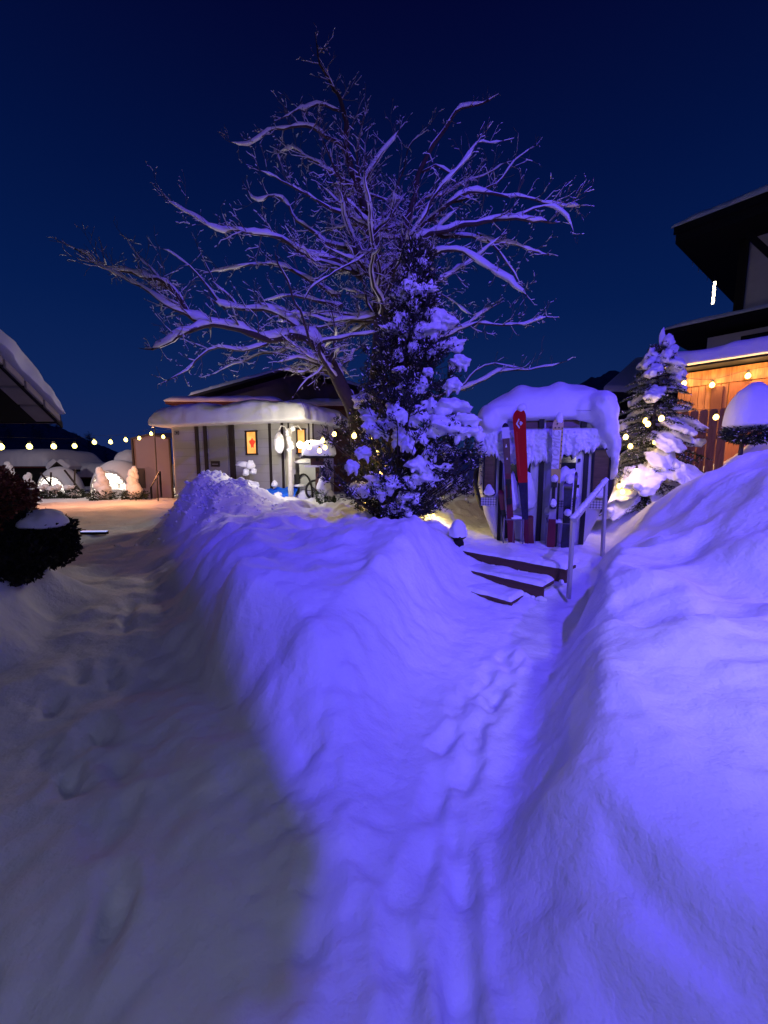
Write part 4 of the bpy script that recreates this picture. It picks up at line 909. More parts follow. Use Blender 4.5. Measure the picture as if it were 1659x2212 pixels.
# low annexes with snow slabs
def annex(name, label, xa, ya, xb, yb, Y, depth, z0, wall, snow=.35, yaw=0, fascia=.16, seed=1):
    A = W(xa, ya, Y); B = W(xb, yb, Y); w_ = (B - A).length; z = (A.z + B.z) / 2
    t = thing(name, label, 'building', ((A.x + B.x) / 2, Y, z0), yaw)
    part('wall', wall, t, lambda b: b.box((0, depth / 2, (z - z0) / 2 - .5), (w_ - .6, depth - .5, z - z0 + 1)))
    part('fascia', mat('red_brown_fascia', (.10, .03, .025), .7), t, lambda b: b.box((0, depth / 2, z - z0 + fascia / 2), (w_, depth, fascia)))
    snow_slab('roof_snow', w_ / 2 + .08, depth / 2 + .08, snow, t, loc=(0, depth / 2, z - z0 + fascia + .01), p=8, amp=.04, seed=seed, n=(70, 30)); return t
annex('flat_roofed_building', 'low building with red brown fascia and snow slab just above the caravan roof', 357, 868, 600, 877, 19, 4, .3, WALLB, .30, 0, .12, 5)
annex('flat_roofed_building', 'brown rendered building behind the bare trunk, under its own snow slab', 612, 882, 775, 884, 18, 4, .3, WALLB, .34, 0, .14, 6)
# far low sheds on the left
annex('snowbound_shed', 'long low shed under a deep snow slab at the far left', -60, 1012, 104, 1010, 26, 5, -.4, SHADE, 1.1, 0, .12, 8)
annex('snowbound_shed', 'low shed under deep snow behind the largest glass dome', 150, 1034, 250, 1034, 28, 5, -.4, SHADE, 1.0, 0, .12, 9)
gb = W(126, 1008, 25); gable_house('garden_hut', 'tiny hut with a snowy peaked roof behind the leftmost dome', (gb.x, 25, 0), R(6), .9, 1.0, gb.z - .25, gb.z + .15, SHADE, .12, .30, cat='hut')
# party tent with dark edges, left of the caravan
ta = W(291, 1032, 18.5); tb_ = W(371, 1032, 18.5); tt_ = W(291, 948, 18.5); tm = W(332, 938, 18.5)
tent = thing('party_tent', 'pale party tent with a dark frame between the glass domes and the caravan', 'tent', (ta.x, 18.5, 0), 0)
tw_ = tb_.x - ta.x; FAB = mat('tent_fabric', (.15, .13, .17), .8, vary=.05)
part('wall_fabric', FAB, tent, lambda b: b.add([(0, .05, 0), (tw_, .05, 0), (tw_, .05, tt_.z + .02), (tw_ * .5, .05, tm.z), (0, .05, tt_.z), (0, .12, 0), (tw_, .12, 0), (tw_, .12, tt_.z + .02), (tw_ * .5, .12, tm.z), (0, .12, tt_.z)], [(0, 1, 2, 3, 4), (9, 8, 7, 6, 5), (0, 5, 6, 1), (1, 6, 7, 2), (2, 7, 8, 3), (3, 8, 9, 4), (4, 9, 5, 0)]))
for x_ in (0, tw_): part('post', DARKP, tent, lambda b: b.bar((x_, 0, -.1), (x_, 0, tt_.z), .07))
part('rafter', DARKP, tent, lambda b: b.bar((-.05, 0, tt_.z), (tw_ * .5, 0, tm.z), .07)); part('rafter', DARKP, tent, lambda b: b.bar((tw_ * .5, 0, tm.z), (tw_ + .05, 0, tt_.z), .07))
part('roof_fabric', FAB, tent, lambda b: b.add([(0, .02, tt_.z + .03), (tw_ * .5, .02, tm.z + .04), (tw_, .02, tt_.z + .03), (tw_, 3, tt_.z + .25), (tw_ * .5, 3, tm.z + .3), (0, 3, tt_.z + .25)], [(0, 1, 4, 5), (1, 2, 3, 4)]))
part('window_opening', DARKP, tent, lambda b: b.box((.28, .03, .95), (.35, .03, .9)))
# ------------------------------------------------------------------ GLASS DOMES
DOMEL = mat('dome_white', (.62, .62, .62), .6, vary=.05)
DLAMP = mat('dome_lamp', (1, .9, .75), .5, emit=(1.0, .80, .52), estr=9)
def dome(label, xd0, xd1, ytop, ybase, Y, seed, open_a=(-150, -30)):
    A = W(xd0, ybase, Y); B = W(xd1, ybase, Y); r = (B.x - A.x) / 2; c = (A + B) / 2; z0 = gz(c.x, c.y); h = W((xd0 + xd1) / 2, ytop, Y).z - z0
    t = thing('garden_dome', label, 'dome', (c.x, c.y + r * .3, z0 - .05), 0, 'round garden domes lit from inside')
    # shell with an arched front opening
    na, nb_ = 64, 26; vs = []; fs = []; 
    def P(a, e, k=1.0): return np.array([r * k * math.cos(e) * math.cos(a), r * k * .85 * math.cos(e) * math.sin(a), h * k * math.sin(e)**.85 if e > 0 else 0])
    def opened(p):
        return p[1] < 0 and (p[0] / (r * .70))**2 + ((p[2] - .0) / (h * .70))**2 < 1 
    for k_, off in ((1.0, 0), (.90, 1)):
        for i in range(nb_ + 1):
            for j in range(na): vs.append(P(2 * math.pi * j / na, math.pi / 2 * i / nb_, k_))
    N = (nb_ + 1) * na; keep = set()
    for i in range(nb_):
        for j in range(na):
            cc = P(2 * math.pi * (j + .5) / na, math.pi / 2 * (i + .5) / nb_)
            if not opened(cc): keep.add((i, j)); q = (i * na + j, i * na + (j + 1) % na, (i + 1) * na + (j + 1) % na, (i + 1) * na + j); fs.append(q); fs.append(tuple(N + v for v in q[::-1]))
    for (i, j) in keep:
        for (ni, nj, e0, e1) in ((i, (j + 1) % na, (i, (j + 1) % na), (i + 1, (j + 1) % na)), (i, (j - 1) % na, (i + 1, j), (i, j)), (i - 1, j, (i, j), (i, (j + 1) % na)), (i + 1, j, (i + 1, (j + 1) % na), (i + 1, j))):
            if 0 <= ni < nb_ and (ni, nj) not in keep:
                a_ = e0[0] * na + e0[1]; b_ = e1[0] * na + e1[1]; fs.append((a_, b_, N + b_, N + a_))
    mesh_np('shell', np.array(vs), np.array(fs), SNOW, t)
    # rim of the arched door, back wall, bench and lamp
    rim = [(r * .72 * math.cos(a), -r * .85 * math.sqrt(max(0.02, 1 - (.72 * math.cos(a))**2 - (.6 * math.sin(a))**2)) - .01, h * .70 * math.sin(a)) for a in np.linspace(0, math.pi, 25)]
    part('door_rim', DOMEL, t, lambda b: b.tube(rim, .035, 6), smooth=True)
    part('bench', DOMEL, t, lambda b: b.lathe((0, .1, .05), [(r * .72, 0), (r * .74, .18 * h), (r * .55, .20 * h), (r * .5, .02)], 24))
    part('back_window', mat('dome_plastic', (.20, .22, .26), .3), t, lambda b: b.tube([(r * .62 * math.cos(a), r * .5, h * .30 + h * .38 * math.sin(a)) for a in np.linspace(.1, math.pi - .1, 17)], .02, 6))
    part('table', DOMEL, t, lambda b: b.lathe((0, -.1, 0), [(.06, 0), (.05, .32 * h), (.3, .34 * h), (.3, .37 * h)], 16))
    part('lamp', DLAMP, t, lambda b: b.lathe((-.15 * r, 0, h * .62), [(.03, .12), (.12, .05), (.13, -.04), (.03, -.08)], 12), smooth=True)
    DOMES.append((t.location.copy(), r, h)); return t
DOMES = []
dome('glass garden dome with crossed sticks before it, leftmost of the three', 78, 166, 1006, 1058, 22, 1)
dome('largest snow covered garden dome, middle of the three, with a dark leaved shrub before it', 192, 308, 991, 1064, 20.5, 2)
dome('garden dome nearest the caravan, partly behind a thin black pole', 318, 396, 998, 1046, 21.5, 3)
# parasol behind
pp = W(278, 993, 24); t = thing('parasol', 'closed garden parasol carrying a mushroom of snow behind the domes', 'parasol', (pp.x, 24, 0)); 
part('pole', DARKP, t, lambda b: b.tube([(0, 0, 0), (0, 0, pp.z)], .04, 6)); part('canopy', SHADE, t, lambda b: b.lathe((0, 0, pp.z - .3), [(.5, 0), (.62, .12), (.1, .3)], 14))
Blobs().add((0, 0, pp.z - .15), (.74, .74, .72), amp=.06, sub=4, flat=.12, seed=4).build('snow_cap', SNOW, t)
# stone lantern glowing below it
pl = W(278, 1016, 21); z_ = gz(pl.x, pl.y); t = thing('stone_lantern', 'squat glowing stone lantern with snow cap beside the largest dome', 'lantern', (pl.x, pl.y, z_))
part('body', DOMEL, t, lambda b: b.lathe((0, 0, 0), [(.2, 0), (.16, .6), (.28, .75)], 12)); part('lamp', DLAMP, t, lambda b: b.lathe((0, 0, .76), [(.16, 0), (.2, .15), (.14, .32)], 12)); Blobs().add((0, 0, 1.1), (.42, .36, .22), amp=.1, flat=.3, seed=3).build('snow_cap', SNOW, t)
# ------------------------------------------------------------------ snowy shrubs on the plaza
def shrub(label, xd, yb, ytop, Y, kind, seed, group=None):
    p = W(xd, yb, Y); z0 = gz(p.x, p.y); h = max(.4, W(xd, ytop, Y).z - z0); t = thing('snowy_shrub', label, 'shrub', (p.x, p.y, z0 - .03), 0, group); rr = random.Random(seed)
    n = 700; u = RNG.normal(size=(n, 3)); u /= np.linalg.norm(u, axis=1, keepdims=True); rad = .28 * h + .12
    Pq = u * np.array([rad * 1.2, rad, rad * .45]) * RNG.uniform(.5, 1, (n, 1)) + np.array([0, -.05, .16 * h]); V, Fc = sprigs(Pq, u + RNG.normal(size=(n, 3)) * .5, RNG.uniform(.06, .14, n), RNG.uniform(.02, .04, n)); mesh_np('leaves', V, Fc, LEAF, t, smooth=False)
    if kind == 'sticks':
        for a, b_ in (((-.45, .0, h), (.42, 0, .1)), ((.02, .05, h * 1.02), (-.12, 0, .05)), ((.1, -.05, h * .45), (-.4, 0, .02))): part('stick', DARKP, t, lambda b: b.bar(a, b_, .06))
        bl = Blobs()
        for k in range(7): bl.add((rr.uniform(-.35, .35), rr.uniform(-.2, .1), rr.uniform(.1, .5) * h), (rr.uniform(.1, .2), .14, rr.uniform(.1, .2)), amp=.3, flat=.7, seed=k + seed)
        bl.build('snow', SNOW, t)
    else:
        bl = Blobs(); wd = .17 * h + .05
        for k in range(9):
            f = k / 8; bl.add((rr.uniform(-.07, .07), rr.uniform(-.05, .05), h * (.22 + .68 * f)), (wd * (1.15 - .65 * f), wd * (1.05 - .6 * f), h * .17), amp=.16, flat=.9, seed=k * 3 + seed, sub=3)
        bl.build('snow', SNOW, t)
    return t
shrub('shrub with dark crossed sticks poking from the snow, before the leftmost dome', 112, 1064, 1020, 19, 'sticks', 3)
shrub('shrub with leaning sticks and flat snow top, between the two left domes', 164, 1062, 1014, 19.2, 'sticks', 9)
shrub('tall cone of snow over dark leaves before the largest dome', 222, 1062, 1012, 18.3, 'cone', 5)
shrub('slender cone of snow over dark leaves right of the largest dome', 291, 1058, 1010, 17.8, 'cone', 7)
shrub('low round snow heap at the far left behind the reddish hedge', 62, 1056, 1022, 20, 'cone', 15)
shrub('rounded snow bush under the long shed at the far left', 22, 1050, 1000, 21, 'cone', 16)
# thin black pole and the black hand rail
pp = W(331, 926, 17); zb = gz(pp.x, 17); t = thing('light_pole', 'thin black pole carrying the left string of bulbs', 'pole', (pp.x, 17, zb)); part('shaft', CABLE, t, lambda b: b.tube([(0, 0, -.1), (.05, 0, pp.z - zb + .05)], .022, 6)); Blobs().add((0, 0, pp.z - zb + .05), (.05, .05, .07), sub=2).build('snow_cap', SNOW, t)
a = W(345, 1018, 15.5); b0 = W(326, 1052, 15.2); t = thing('black_handrail', 'black sloping handrail at the edge of the snow heap', 'handrail', (b0.x, b0.y, b0.z))
part('rail', CABLE, t, lambda b: b.bar((0, 0, 0), a - b0, .06, .03)); part('post', CABLE, t, lambda b: b.bar((0, 0, .02), (0, 0, -.45), .05, .05)); part('post', CABLE, t, lambda b: b.bar(a - b0, a - b0 + Vector((0, 0, -1.0)), .05, .05))
# ------------------------------------------------------------------ by the caravan
LAMPW = mat('frosted_lamp', (1, .9, .7), .4, emit=(1.0, .82, .50), estr=14)
pb = W(629, 1088, 12.1); zb = gz(pb.x, pb.y); pt = W(628, 918, 12.1)
lp = thing('lamp_post', 'pale frosted lamp post with two curved brackets before the caravan', 'lamp post', (pb.x, pb.y, zb))
H = pt.z - zb; FROST = mat('frosted_post', (.55, .54, .50), .8, vary=.2, scale=14, bump=.5, bscale=30)
part('shaft', FROST, lp, lambda b: b.tube([(0, 0, -.2), (0, 0, .4), (0, 0, .42), (0, 0, H - .1)], [.085, .085, .065, .06], 10), smooth=True)
for s_, xx in ((-1, 603), (1, 652)):
    q = W(xx, 955, 12.1) - pb; q.z = W(xx, 955, 12.1).z - zb
    def brk(b): b.tube([(0, 0, H - .35), (q.x * .35, 0, H - .05), (q.x * .75, 0, H - .02), (q.x, 0, H - .16)], [.03, .025, .02, .018], 6)
    part('bracket', FROST, lp, brk, smooth=True)
    if s_ < 0:
        hd = part('lamp_head', FROST, lp, lambda b: b.lathe((q.x, 0, H - .80), [(.05, 0), (.12, .1), (.13, .42), (.04, .6)], 12), smooth=True)
        Blobs().add((q.x, 0, H - .55), (.15, .15, .32), amp=.08, flat=.9, sub=4, seed=8).build('snow', SNOW, hd)
    else:
        hd = part('lamp_head', LAMPW, lp, lambda b: b.lathe((q.x - .05, -.05, H - .68), [(.03, 0), (.08, .04), (.09, .14), (.03, .2)], 12), smooth=True)
bl = Blobs()
for k in range(8): bl.add((random.uniform(-.06, .12), 0, H - .1 - .09 * k), (.07, .07, .08), amp=.35, flat=.9, seed=k)
bl.build('snow', SNOW, lp)
# snow capped bird house
pb = W(686, 1050, 11.4); zb = gz(pb.x, pb.y); zt = W(686, 990, 11.4).z - zb; bw = .34
bh = thing('bird_house', 'wooden bird house on a post under a thick gabled block of snow', 'bird house', (pb.x, pb.y, zb), R(12))
part('post', WOODD, bh, lambda b: b.box((0, 0, zt / 2 - .2), (.10, .10, zt - .1)))
part('box', WOODD, bh, lambda b: b.box((0, 0, zt - .06), (.36, .34, .26)))
part('roof', SHADE, bh, lambda b: (b.hull2([(-.45, -.36, zt + .04), (0, -.36, zt + .22), (.45, -.36, zt + .04), (.45, -.36, zt), (-.45, -.36, zt)], [(-.45, .36, zt + .04), (0, .36, zt + .22), (.45, .36, zt + .04), (.45, .36, zt), (-.45, .36, zt)])))
part('shelf', DOMEL, bh, lambda b: b.box((-.05, -.1, zt - .22), (.62, .6, .05)))
snow_slab('snow_cap', .46, .40, .36, bh, loc=(.05, 0, zt + .13), p=5, amp=.02, seed=4, n=(40, 40), under=.1)
part('entrance_hole', BLACK, bh, lambda b: b.tube([(0, -.175, zt - .04), (0, -.168, zt - .04)], .05, 12))
# snow covered dwarf conifer & companion
def mini(label, xd, yb, ytop, Y, w_, seed):
    p = W(xd, yb, Y); z0 = gz(p.x, p.y); h = W(xd, ytop, Y).z - z0
    t = thing('dwarf_conifer', label, 'shrub', (p.x, p.y, z0 - .05)); n = 500; u = RNG.normal(size=(n, 3)); u /= np.linalg.norm(u, axis=1, keepdims=True)
    V, Fc = sprigs(u * np.array([w_ * .5, w_ * .5, h * .28]) + np.array([0, 0, h * .38]), u + RNG.normal(size=(n, 3)) * .4, RNG.uniform(.04, .09, n), RNG.uniform(.012, .02, n)); mesh_np('foliage', V, Fc, LEAF2, t, smooth=False)
    bl = Blobs(); bl.add((0, 0, h * .62), (w_ * .52, w_ * .5, h * .42), amp=.1, flat=.45, seed=seed, sub=4); bl.add((-.04, .05, h * .32), (w_ * .62, w_ * .4, h * .12), amp=.3, flat=.6, seed=seed + 1); bl.build('snow', SNOW, t); return t
mini('small conifer with a tall cap of snow before the bird house', 700, 1086, 1028, 10.3, .36, 3); mini('shorter snow capped conifer right beside the taller capped one', 713, 1080, 1056, 10.2, .22, 5)
# snow figure-like shrub against the caravan wall
p = W(535, 1062, 12.4); z0 = gz(p.x, p.y); t = thing('snowy_rose_bush', 'thin bush with hooked lumps of snow against the caravan wall', 'shrub', (p.x, p.y, z0 - .05)); zh = W(535, 995, 12.4).z - z0
part('stems', TWIG, t, lambda b: [b.tube([(0, 0, 0), (dx * .4, 0, zh * .5), (dx, 0, zh * zz)], [.02, .015, .008], 5) for dx, zz in ((-.1, 1), (.12, .9), (.22, .55), (-.3, .6), (.05, .7))])
bl = Blobs()
for dx, zz, rx, rz in ((-.10, .93, .24, .13), (.10, .90, .15, .18), (.2, .74, .10, .12), (-.02, .72, .10, .16), (.0, .45, .28, .12), (.24, .40, .12, .12), (-.28, .28, .14, .11), (.08, .28, .18, .08), (-.25, .5, .10, .04)): bl.add((dx, 0, zh * zz), (rx, .14, rz), amp=.28, flat=.5, seed=int(zz * 100) + 3)
bl.build('snow', SNOW, t)
# blue sheet / toboggan
BLUEP = mat('blue_plastic', (.01, .14, .75), .35, vary=.4, scale=6, bump=.6, bscale=9)
p = W(592, 1080, 12.0); z0 = gz(p.x, p.y); t = thing('blue_tarpaulin', 'crumpled bright blue sheet half under snow at the caravan foot', 'tarpaulin', (p.x, p.y, z0))
xs = np.linspace(-.62, .62, 50); ys = np.linspace(0, 1, 16); X, T = np.meshgrid(xs, ys, indexing='ij'); Zs = .30 * T**.7 + .035 * fbm(X * 6, T * 5, 0, 4, 3); Ys = .45 * T + .05 * fbm(X * 5, T * 4, 0, 8, 2)
i = (np.arange(49)[:, None] * 16 + np.arange(15)[None]).ravel(); tp2 = mesh_np('sheet', np.stack([X, Ys, Zs - .04], -1), np.stack([i, i + 16, i + 17, i + 1], 1), BLUEP, t); sd = tp2.modifiers.new('s', 'SOLIDIFY'); sd.thickness = .012
Blobs().add((-.05, .3, .35), (.10, .09, .15), amp=.15, seed=2).build('snow_lump', SNOW, t); Blobs().add((.12, .02, .06), (.12, .08, .09), amp=.25, seed=5).build('snow_lump', SNOW, t)
# grey cover with a black hose arch
p = W(660, 1068, 12.5); z0 = gz(p.x, p.y); hh = W(660, 992, 12.5).z - z0; t = thing('gas_bottle_locker', 'white locker with an arched black hose at the caravan end', 'locker', (p.x, p.y, z0 - .1))
part('cabinet', mat('white_cabinet', (.5, .52, .5), .5, vary=.08), t, lambda b: b.box((.12, .25, hh / 2), (.62, .45, hh + .1)), bevel=.03)
part('hose', CABLE, t, lambda b: b.tube([(-.30 + .26 * (1 - math.cos(a)), -.03, .25 + hh * .52 * math.sin(a)) for a in np.linspace(0, math.pi, 15)] + [(.22, -.03, .1)], .03, 8), smooth=True)
part('valve', CABLE, t, lambda b: b.box((-.25, -.02, hh * .55), (.16, .12, .42)), bevel=.02)
bl = Blobs(); bl.add((.02, .1, hh), (.36, .25, .12), amp=.15, seed=2, flat=.3); bl.add((-.2, -.05, hh * .42), (.2, .12, .07), amp=.2, seed=4, flat=.3); bl.add((-.05, -.05, .15), (.22, .15, .24), amp=.2, seed=7, flat=.6); bl.build('snow', SNOW, t)
p = W(682, 1052, 12.3); z0 = gz(p.x, p.y); t = thing('cart_wheel', 'dark spoked wheel leaning behind the snow under the bird house', 'wheel', (p.x, p.y, z0 + .28), R(20))
part('tyre', CABLE, t, lambda b: b.tube([(.3 * math.cos(a), 0, .3 * math.sin(a)) for a in np.linspace(0, 2 * math.pi, 25)], .035, 6, cap=False), smooth=True)
for k in range(4): part('spoke', DARKP, t, lambda b: b.bar((.28 * math.cos(k * .785), 0, .28 * math.sin(k * .785)), (-.28 * math.cos(k * .785), 0, -.28 * math.sin(k * .785)), .02))
# ground light bar in the left path
p = W(203, 1138, 8.9); z0 = gz(p.x, p.y); t = thing('ground_light', 'flat glowing bar lying in the trodden snow of the left path', 'light', (p.x, p.y, z0 + .02), R(3))
part('housing', SHADE, t, lambda b: b.box((0, 0, .02), (.56, .10, .06))); part('lens', mat('cool_led', (.6, .7, 1), .4, emit=(.38, .45, 1.0), estr=.9), t, lambda b: b.box((0, -.01, .06), (.54, .085, .02))); part('cable_end', SHADE, t, lambda b: b.box((-.33, .12, .06), (.10, .05, .04)))
# ------------------------------------------------------------------ LEFT SIDE: eave, hedge, bush, stake
E0 = W(127, 898, 6.0); sl = math.tan(R(37)); lb = thing('shed_roof', 'dark shed whose snow laden tiled verge juts in at the upper left', 'shed', (E0.x, 6.0, 0))
ez_ = E0.z; rl = 5.0; wl_ = 5.0
def slope_box(b, x0, x1, y0, y1, o, th):   # follows the roof plane: rises towards -y
    f = lambda y: ez_ + (-y) * sl + o
    b.add([(x0, y0, f(y0)), (x1, y0, f(y0)), (x1, y1, f(y1)), (x0, y1, f(y1)), (x0, y0, f(y0) + th), (x1, y0, f(y0) + th), (x1, y1, f(y1) + th), (x0, y1, f(y1) + th)], [(0, 1, 2, 3), (7, 6, 5, 4), (0, 4, 5, 1), (1, 5, 6, 2), (2, 6, 7, 3), (3, 7, 4, 0)])
rfo = part('roof', SHADE, lb, lambda b: slope_box(b, -wl_, -.05, -rl, 0, -.10, .10))
TILE = mat('clay_tile', (.42, .36, .30), .8, vary=.25, scale=6)
for k in range(16):
    y = -.05 - k * .27; part('verge_tile', TILE, rfo, lambda b: slope_box(b, -.30, .06, y - .24, y, -.13 + .0, .10), bevel=.008)
part('bargeboard', SHADE, rfo, lambda b: slope_box(b, .0, .03, -rl, .02, -.16, .09)); part('fascia', SHADE, rfo, lambda b: b.box((-wl_ / 2, .02, ez_ - .05), (wl_, .04, .12)))
part('wall', SHADE, lb, lambda b: b.box((-wl_ / 2 - 1.2, -rl / 2 - .5, 1.0), (wl_ - 1.2, rl - 1.0, 2.6)))
sn = snow_slab('roof_snow', wl_ / 2 + .05, rl / 2 / math.cos(R(37)), .42, rfo, p=7, amp=.06, seed=14, n=(60, 70), under=.02)
sn.rotation_euler = (-R(37), 0, 0); sn.location = (-wl_ / 2 + .02, -rl / 2 + .06, ez_ + rl / 2 * sl + .03)
HEDGE = mat('reddish_leaves', (.13, .035, .025), .8, vary=.5, scale=9)
def bush(name, label, c, rad, m, n, cap=None, seed=1, cat='bush', zc=None):
    z0 = gz(c[0], c[1]) if zc is None else zc - rad[2] * .9 + .05; t = thing(name, label, cat, (c[0], c[1], z0 - .05)); u = RNG.normal(size=(n, 3)); u /= np.linalg.norm(u, axis=1, keepdims=True); q = RNG.uniform(.75, 1.0, (n, 1))
    k = 1 + .18 * fbm(u[:, 0] * 2 + seed, u[:, 1] * 2, u[:, 2] * 2, seed, 3); P = u * q * k[:, None] * np.array(rad) + np.array([0, 0, rad[2] * .9]); V, Fc = sprigs(P, u + RNG.normal(size=(n, 3)) * .6, RNG.uniform(.03, .07, n), RNG.uniform(.012, .022, n)); mesh_np('foliage', V, Fc, m, t, smooth=False)
    Blobs().add((0, 0, rad[2] * .85), tuple(r * .8 for r in rad), amp=.2, flat=.95, seed=seed, sub=4).build('inner_mass', SHADE, t)
    for k in range(5): part('branch', BARK, t, lambda b: b.tube([(0, 0, 0), (rad[0] * .3 * math.cos(k * 1.3), rad[1] * .3 * math.sin(k * 1.3), rad[2] * .8)], [.02, .01], 5))
    if cap: Blobs().add((cap[0], cap[1], cap[2]), cap[3:], amp=.14, flat=.35, seed=seed + 3, sub=4).build('snow_cap', SNOW, t)
    return t
q = W(0, 1110, 4.9); bush('beech_hedge', 'reddish brown leafy hedge at the left edge under the verge', (q.x - .34, q.y + .2), (.46, .6, .62), HEDGE, 9000, None, 2, 'hedge', zc=q.z - .05)
q = W(98, 1165, 4.4); bush('round_bush', 'black round bush capped with grey snow beside the left path', (q.x - .02, q.y), (.30, .32, .30), mat('black_leaves', (.006, .007, .006), .8), 4500, (.07, -.05, .46, .22, .24, .17), 6, zc=q.z)
q = W(25, 1215, 3.95); bush('round_bush', 'low black bush at the left edge below the capped one', (q.x - .05, q.y), (.34, .34, .24), mat('black_leaves', (.006, .007, .006), .8), 3500, None, 9, zc=q.z)
q = W(64, 1090, 5.4); z0 = gz(q.x, q.y); t = thing('wooden_stake', 'short dark wooden stake standing beside the reddish hedge', 'stake', (q.x, q.y, z0)); part('shaft', WOODD, t, lambda b: b.box((0, 0, .0), (.07, .05, 2 * (W(64, 1057, 5.4).z - z0))), bevel=.006); Blobs().add((0, 0, W(64, 1057, 5.4).z - z0), (.04, .03, .02), sub=2).build('snow_cap', SNOW, t)
# ------------------------------------------------------------------ WOODEN HUT
HA = (7.35, 10.3); HD = math.radians(-50); HB = (HA[0] + 4.2 * math.cos(HD), HA[1] + 4.2 * math.sin(HD))
hz = 1.3; q0 = qz(1475, 806, HA, HB); q1 = qz(1659, 778, HA, HB); HT = (q0[1] + q1[1]) / 2
ht = thing('wooden_hut', 'warmly lit wooden plank hut with a snow slab roof at the right edge', 'hut', (HA[0], HA[1], hz), HD)
WOODW = bpy.data.materials.new('warm_planks'); WOODW.use_nodes = True; _nt = WOODW.node_tree; _b = _nt.nodes['Principled BSDF']; _b.inputs['Roughness'].default_value = .65
_t = _nt.nodes.new('ShaderNodeTexCoord'); _m = _nt.nodes.new('ShaderNodeMapping'); _m.inputs['Scale'].default_value = (9, 9, 1.1); _n = _nt.nodes.new('ShaderNodeTexNoise'); _n.inputs['Scale'].default_value = 2.2; _n.inputs['Detail'].default_value = 6; _n.inputs['Distortion'].default_value = .8; _r = _nt.nodes.new('ShaderNodeValToRGB')
_r.color_ramp.elements[0].position = .3; _r.color_ramp.elements[0].color = (.20, .075, .022, 1); _r.color_ramp.elements[1].position = .7; _r.color_ramp.elements[1].color = (.42, .19, .065, 1)
_nt.links.new(_t.outputs['Object'], _m.inputs[0]); _nt.links.new(_m.outputs[0], _n.inputs['Vector']); _nt.links.new(_n.outputs['Fac'], _r.inputs[0]); _nt.links.new(_r.outputs[0], _b.inputs['Base Color'])
hh = HT - hz
part('inner_wall', WOODD, ht, lambda b: b.box((2.1, 1.3, hh / 2), (4.2, 2.4, hh - .02)))
rr = random.Random(4)
fwall = part('front_wall', WOODW, ht, lambda b: [b.box((.07 + k * .14, .03 + rr.uniform(-.006, .006), hh / 2 - .2), (.132, .05, hh - .25)) for k in range(30)], bevel=.005)
part('lintel_board', WOODW, ht, lambda b: b.box((2.1, -.02, hh - .20), (4.2, .05, .34)), bevel=.005)
u0 = qz(1538, 850, HA, HB)[0]; part('shutter', mat('dark_plank', (.12, .04, .018), .7, vary=.3, scale=6, stretch=(9, 9, 1)), ht, lambda b: b.box((u0 + .10, -.035, hh * .62), (.22, .05, hh * .42)), bevel=.006)
part('door', mat('orange_plank', (.34, .12, .04), .6, vary=.35, scale=6, stretch=(9, 9, 1)), ht, lambda b: b.box((u0 + .75, -.02, hh * .45), (.85, .05, hh * .8)), bevel=.006)
for k in range(3): part('side_batten', WOODD, ht, lambda b: b.box((-.02, .5 + k * .75, hh / 2), (.05, .10, hh)))
part('roof_board', SHADE, ht, lambda b: b.box((2.1, 1.1, hh + .05), (4.7, 3.2, .08)))
snow_slab('roof_snow', 2.5, 1.8, .34, ht, loc=(2.12, 1.15, hh + .10), edge=.28, p=16, amp=.045, seed=31, n=(90, 50), m=SNOWC)
# rounded planks of the bench or fence before the hut
fq = W(1478, 915, 9.2); fz = gz(fq.x, fq.y); fn = thing('plank_fence', 'short fence of round topped planks at the left of the wooden hut', 'fence', (fq.x, fq.y, fz), HD)
fh = W(1478, 888, 9.2).z - fz
for k in range(5): part('plank', WOODW, fn, lambda b: b.hull2([(k * .17 + .075 * math.cos(a), 0, fh - .05 + .05 * math.sin(a)) for a in np.linspace(0, math.pi, 7)] + [(k * .17 - .075, 0, -.2), (k * .17 + .075, 0, -.2)], [(k * .17 + .075 * math.cos(a), .03, fh - .05 + .05 * math.sin(a)) for a in np.linspace(0, math.pi, 7)] + [(k * .17 - .075, .03, -.2), (k * .17 + .075, .03, -.2)]))
part('cross_rail', WOODW, fn, lambda b: b.box((.34, .05, fh * .6), (.9, .03, .08)))
Blobs().add((-.1, 0, fh + .02), (.22, .2, .13), amp=.2, flat=.3, seed=4).build('snow_cap', SNOW, fn)
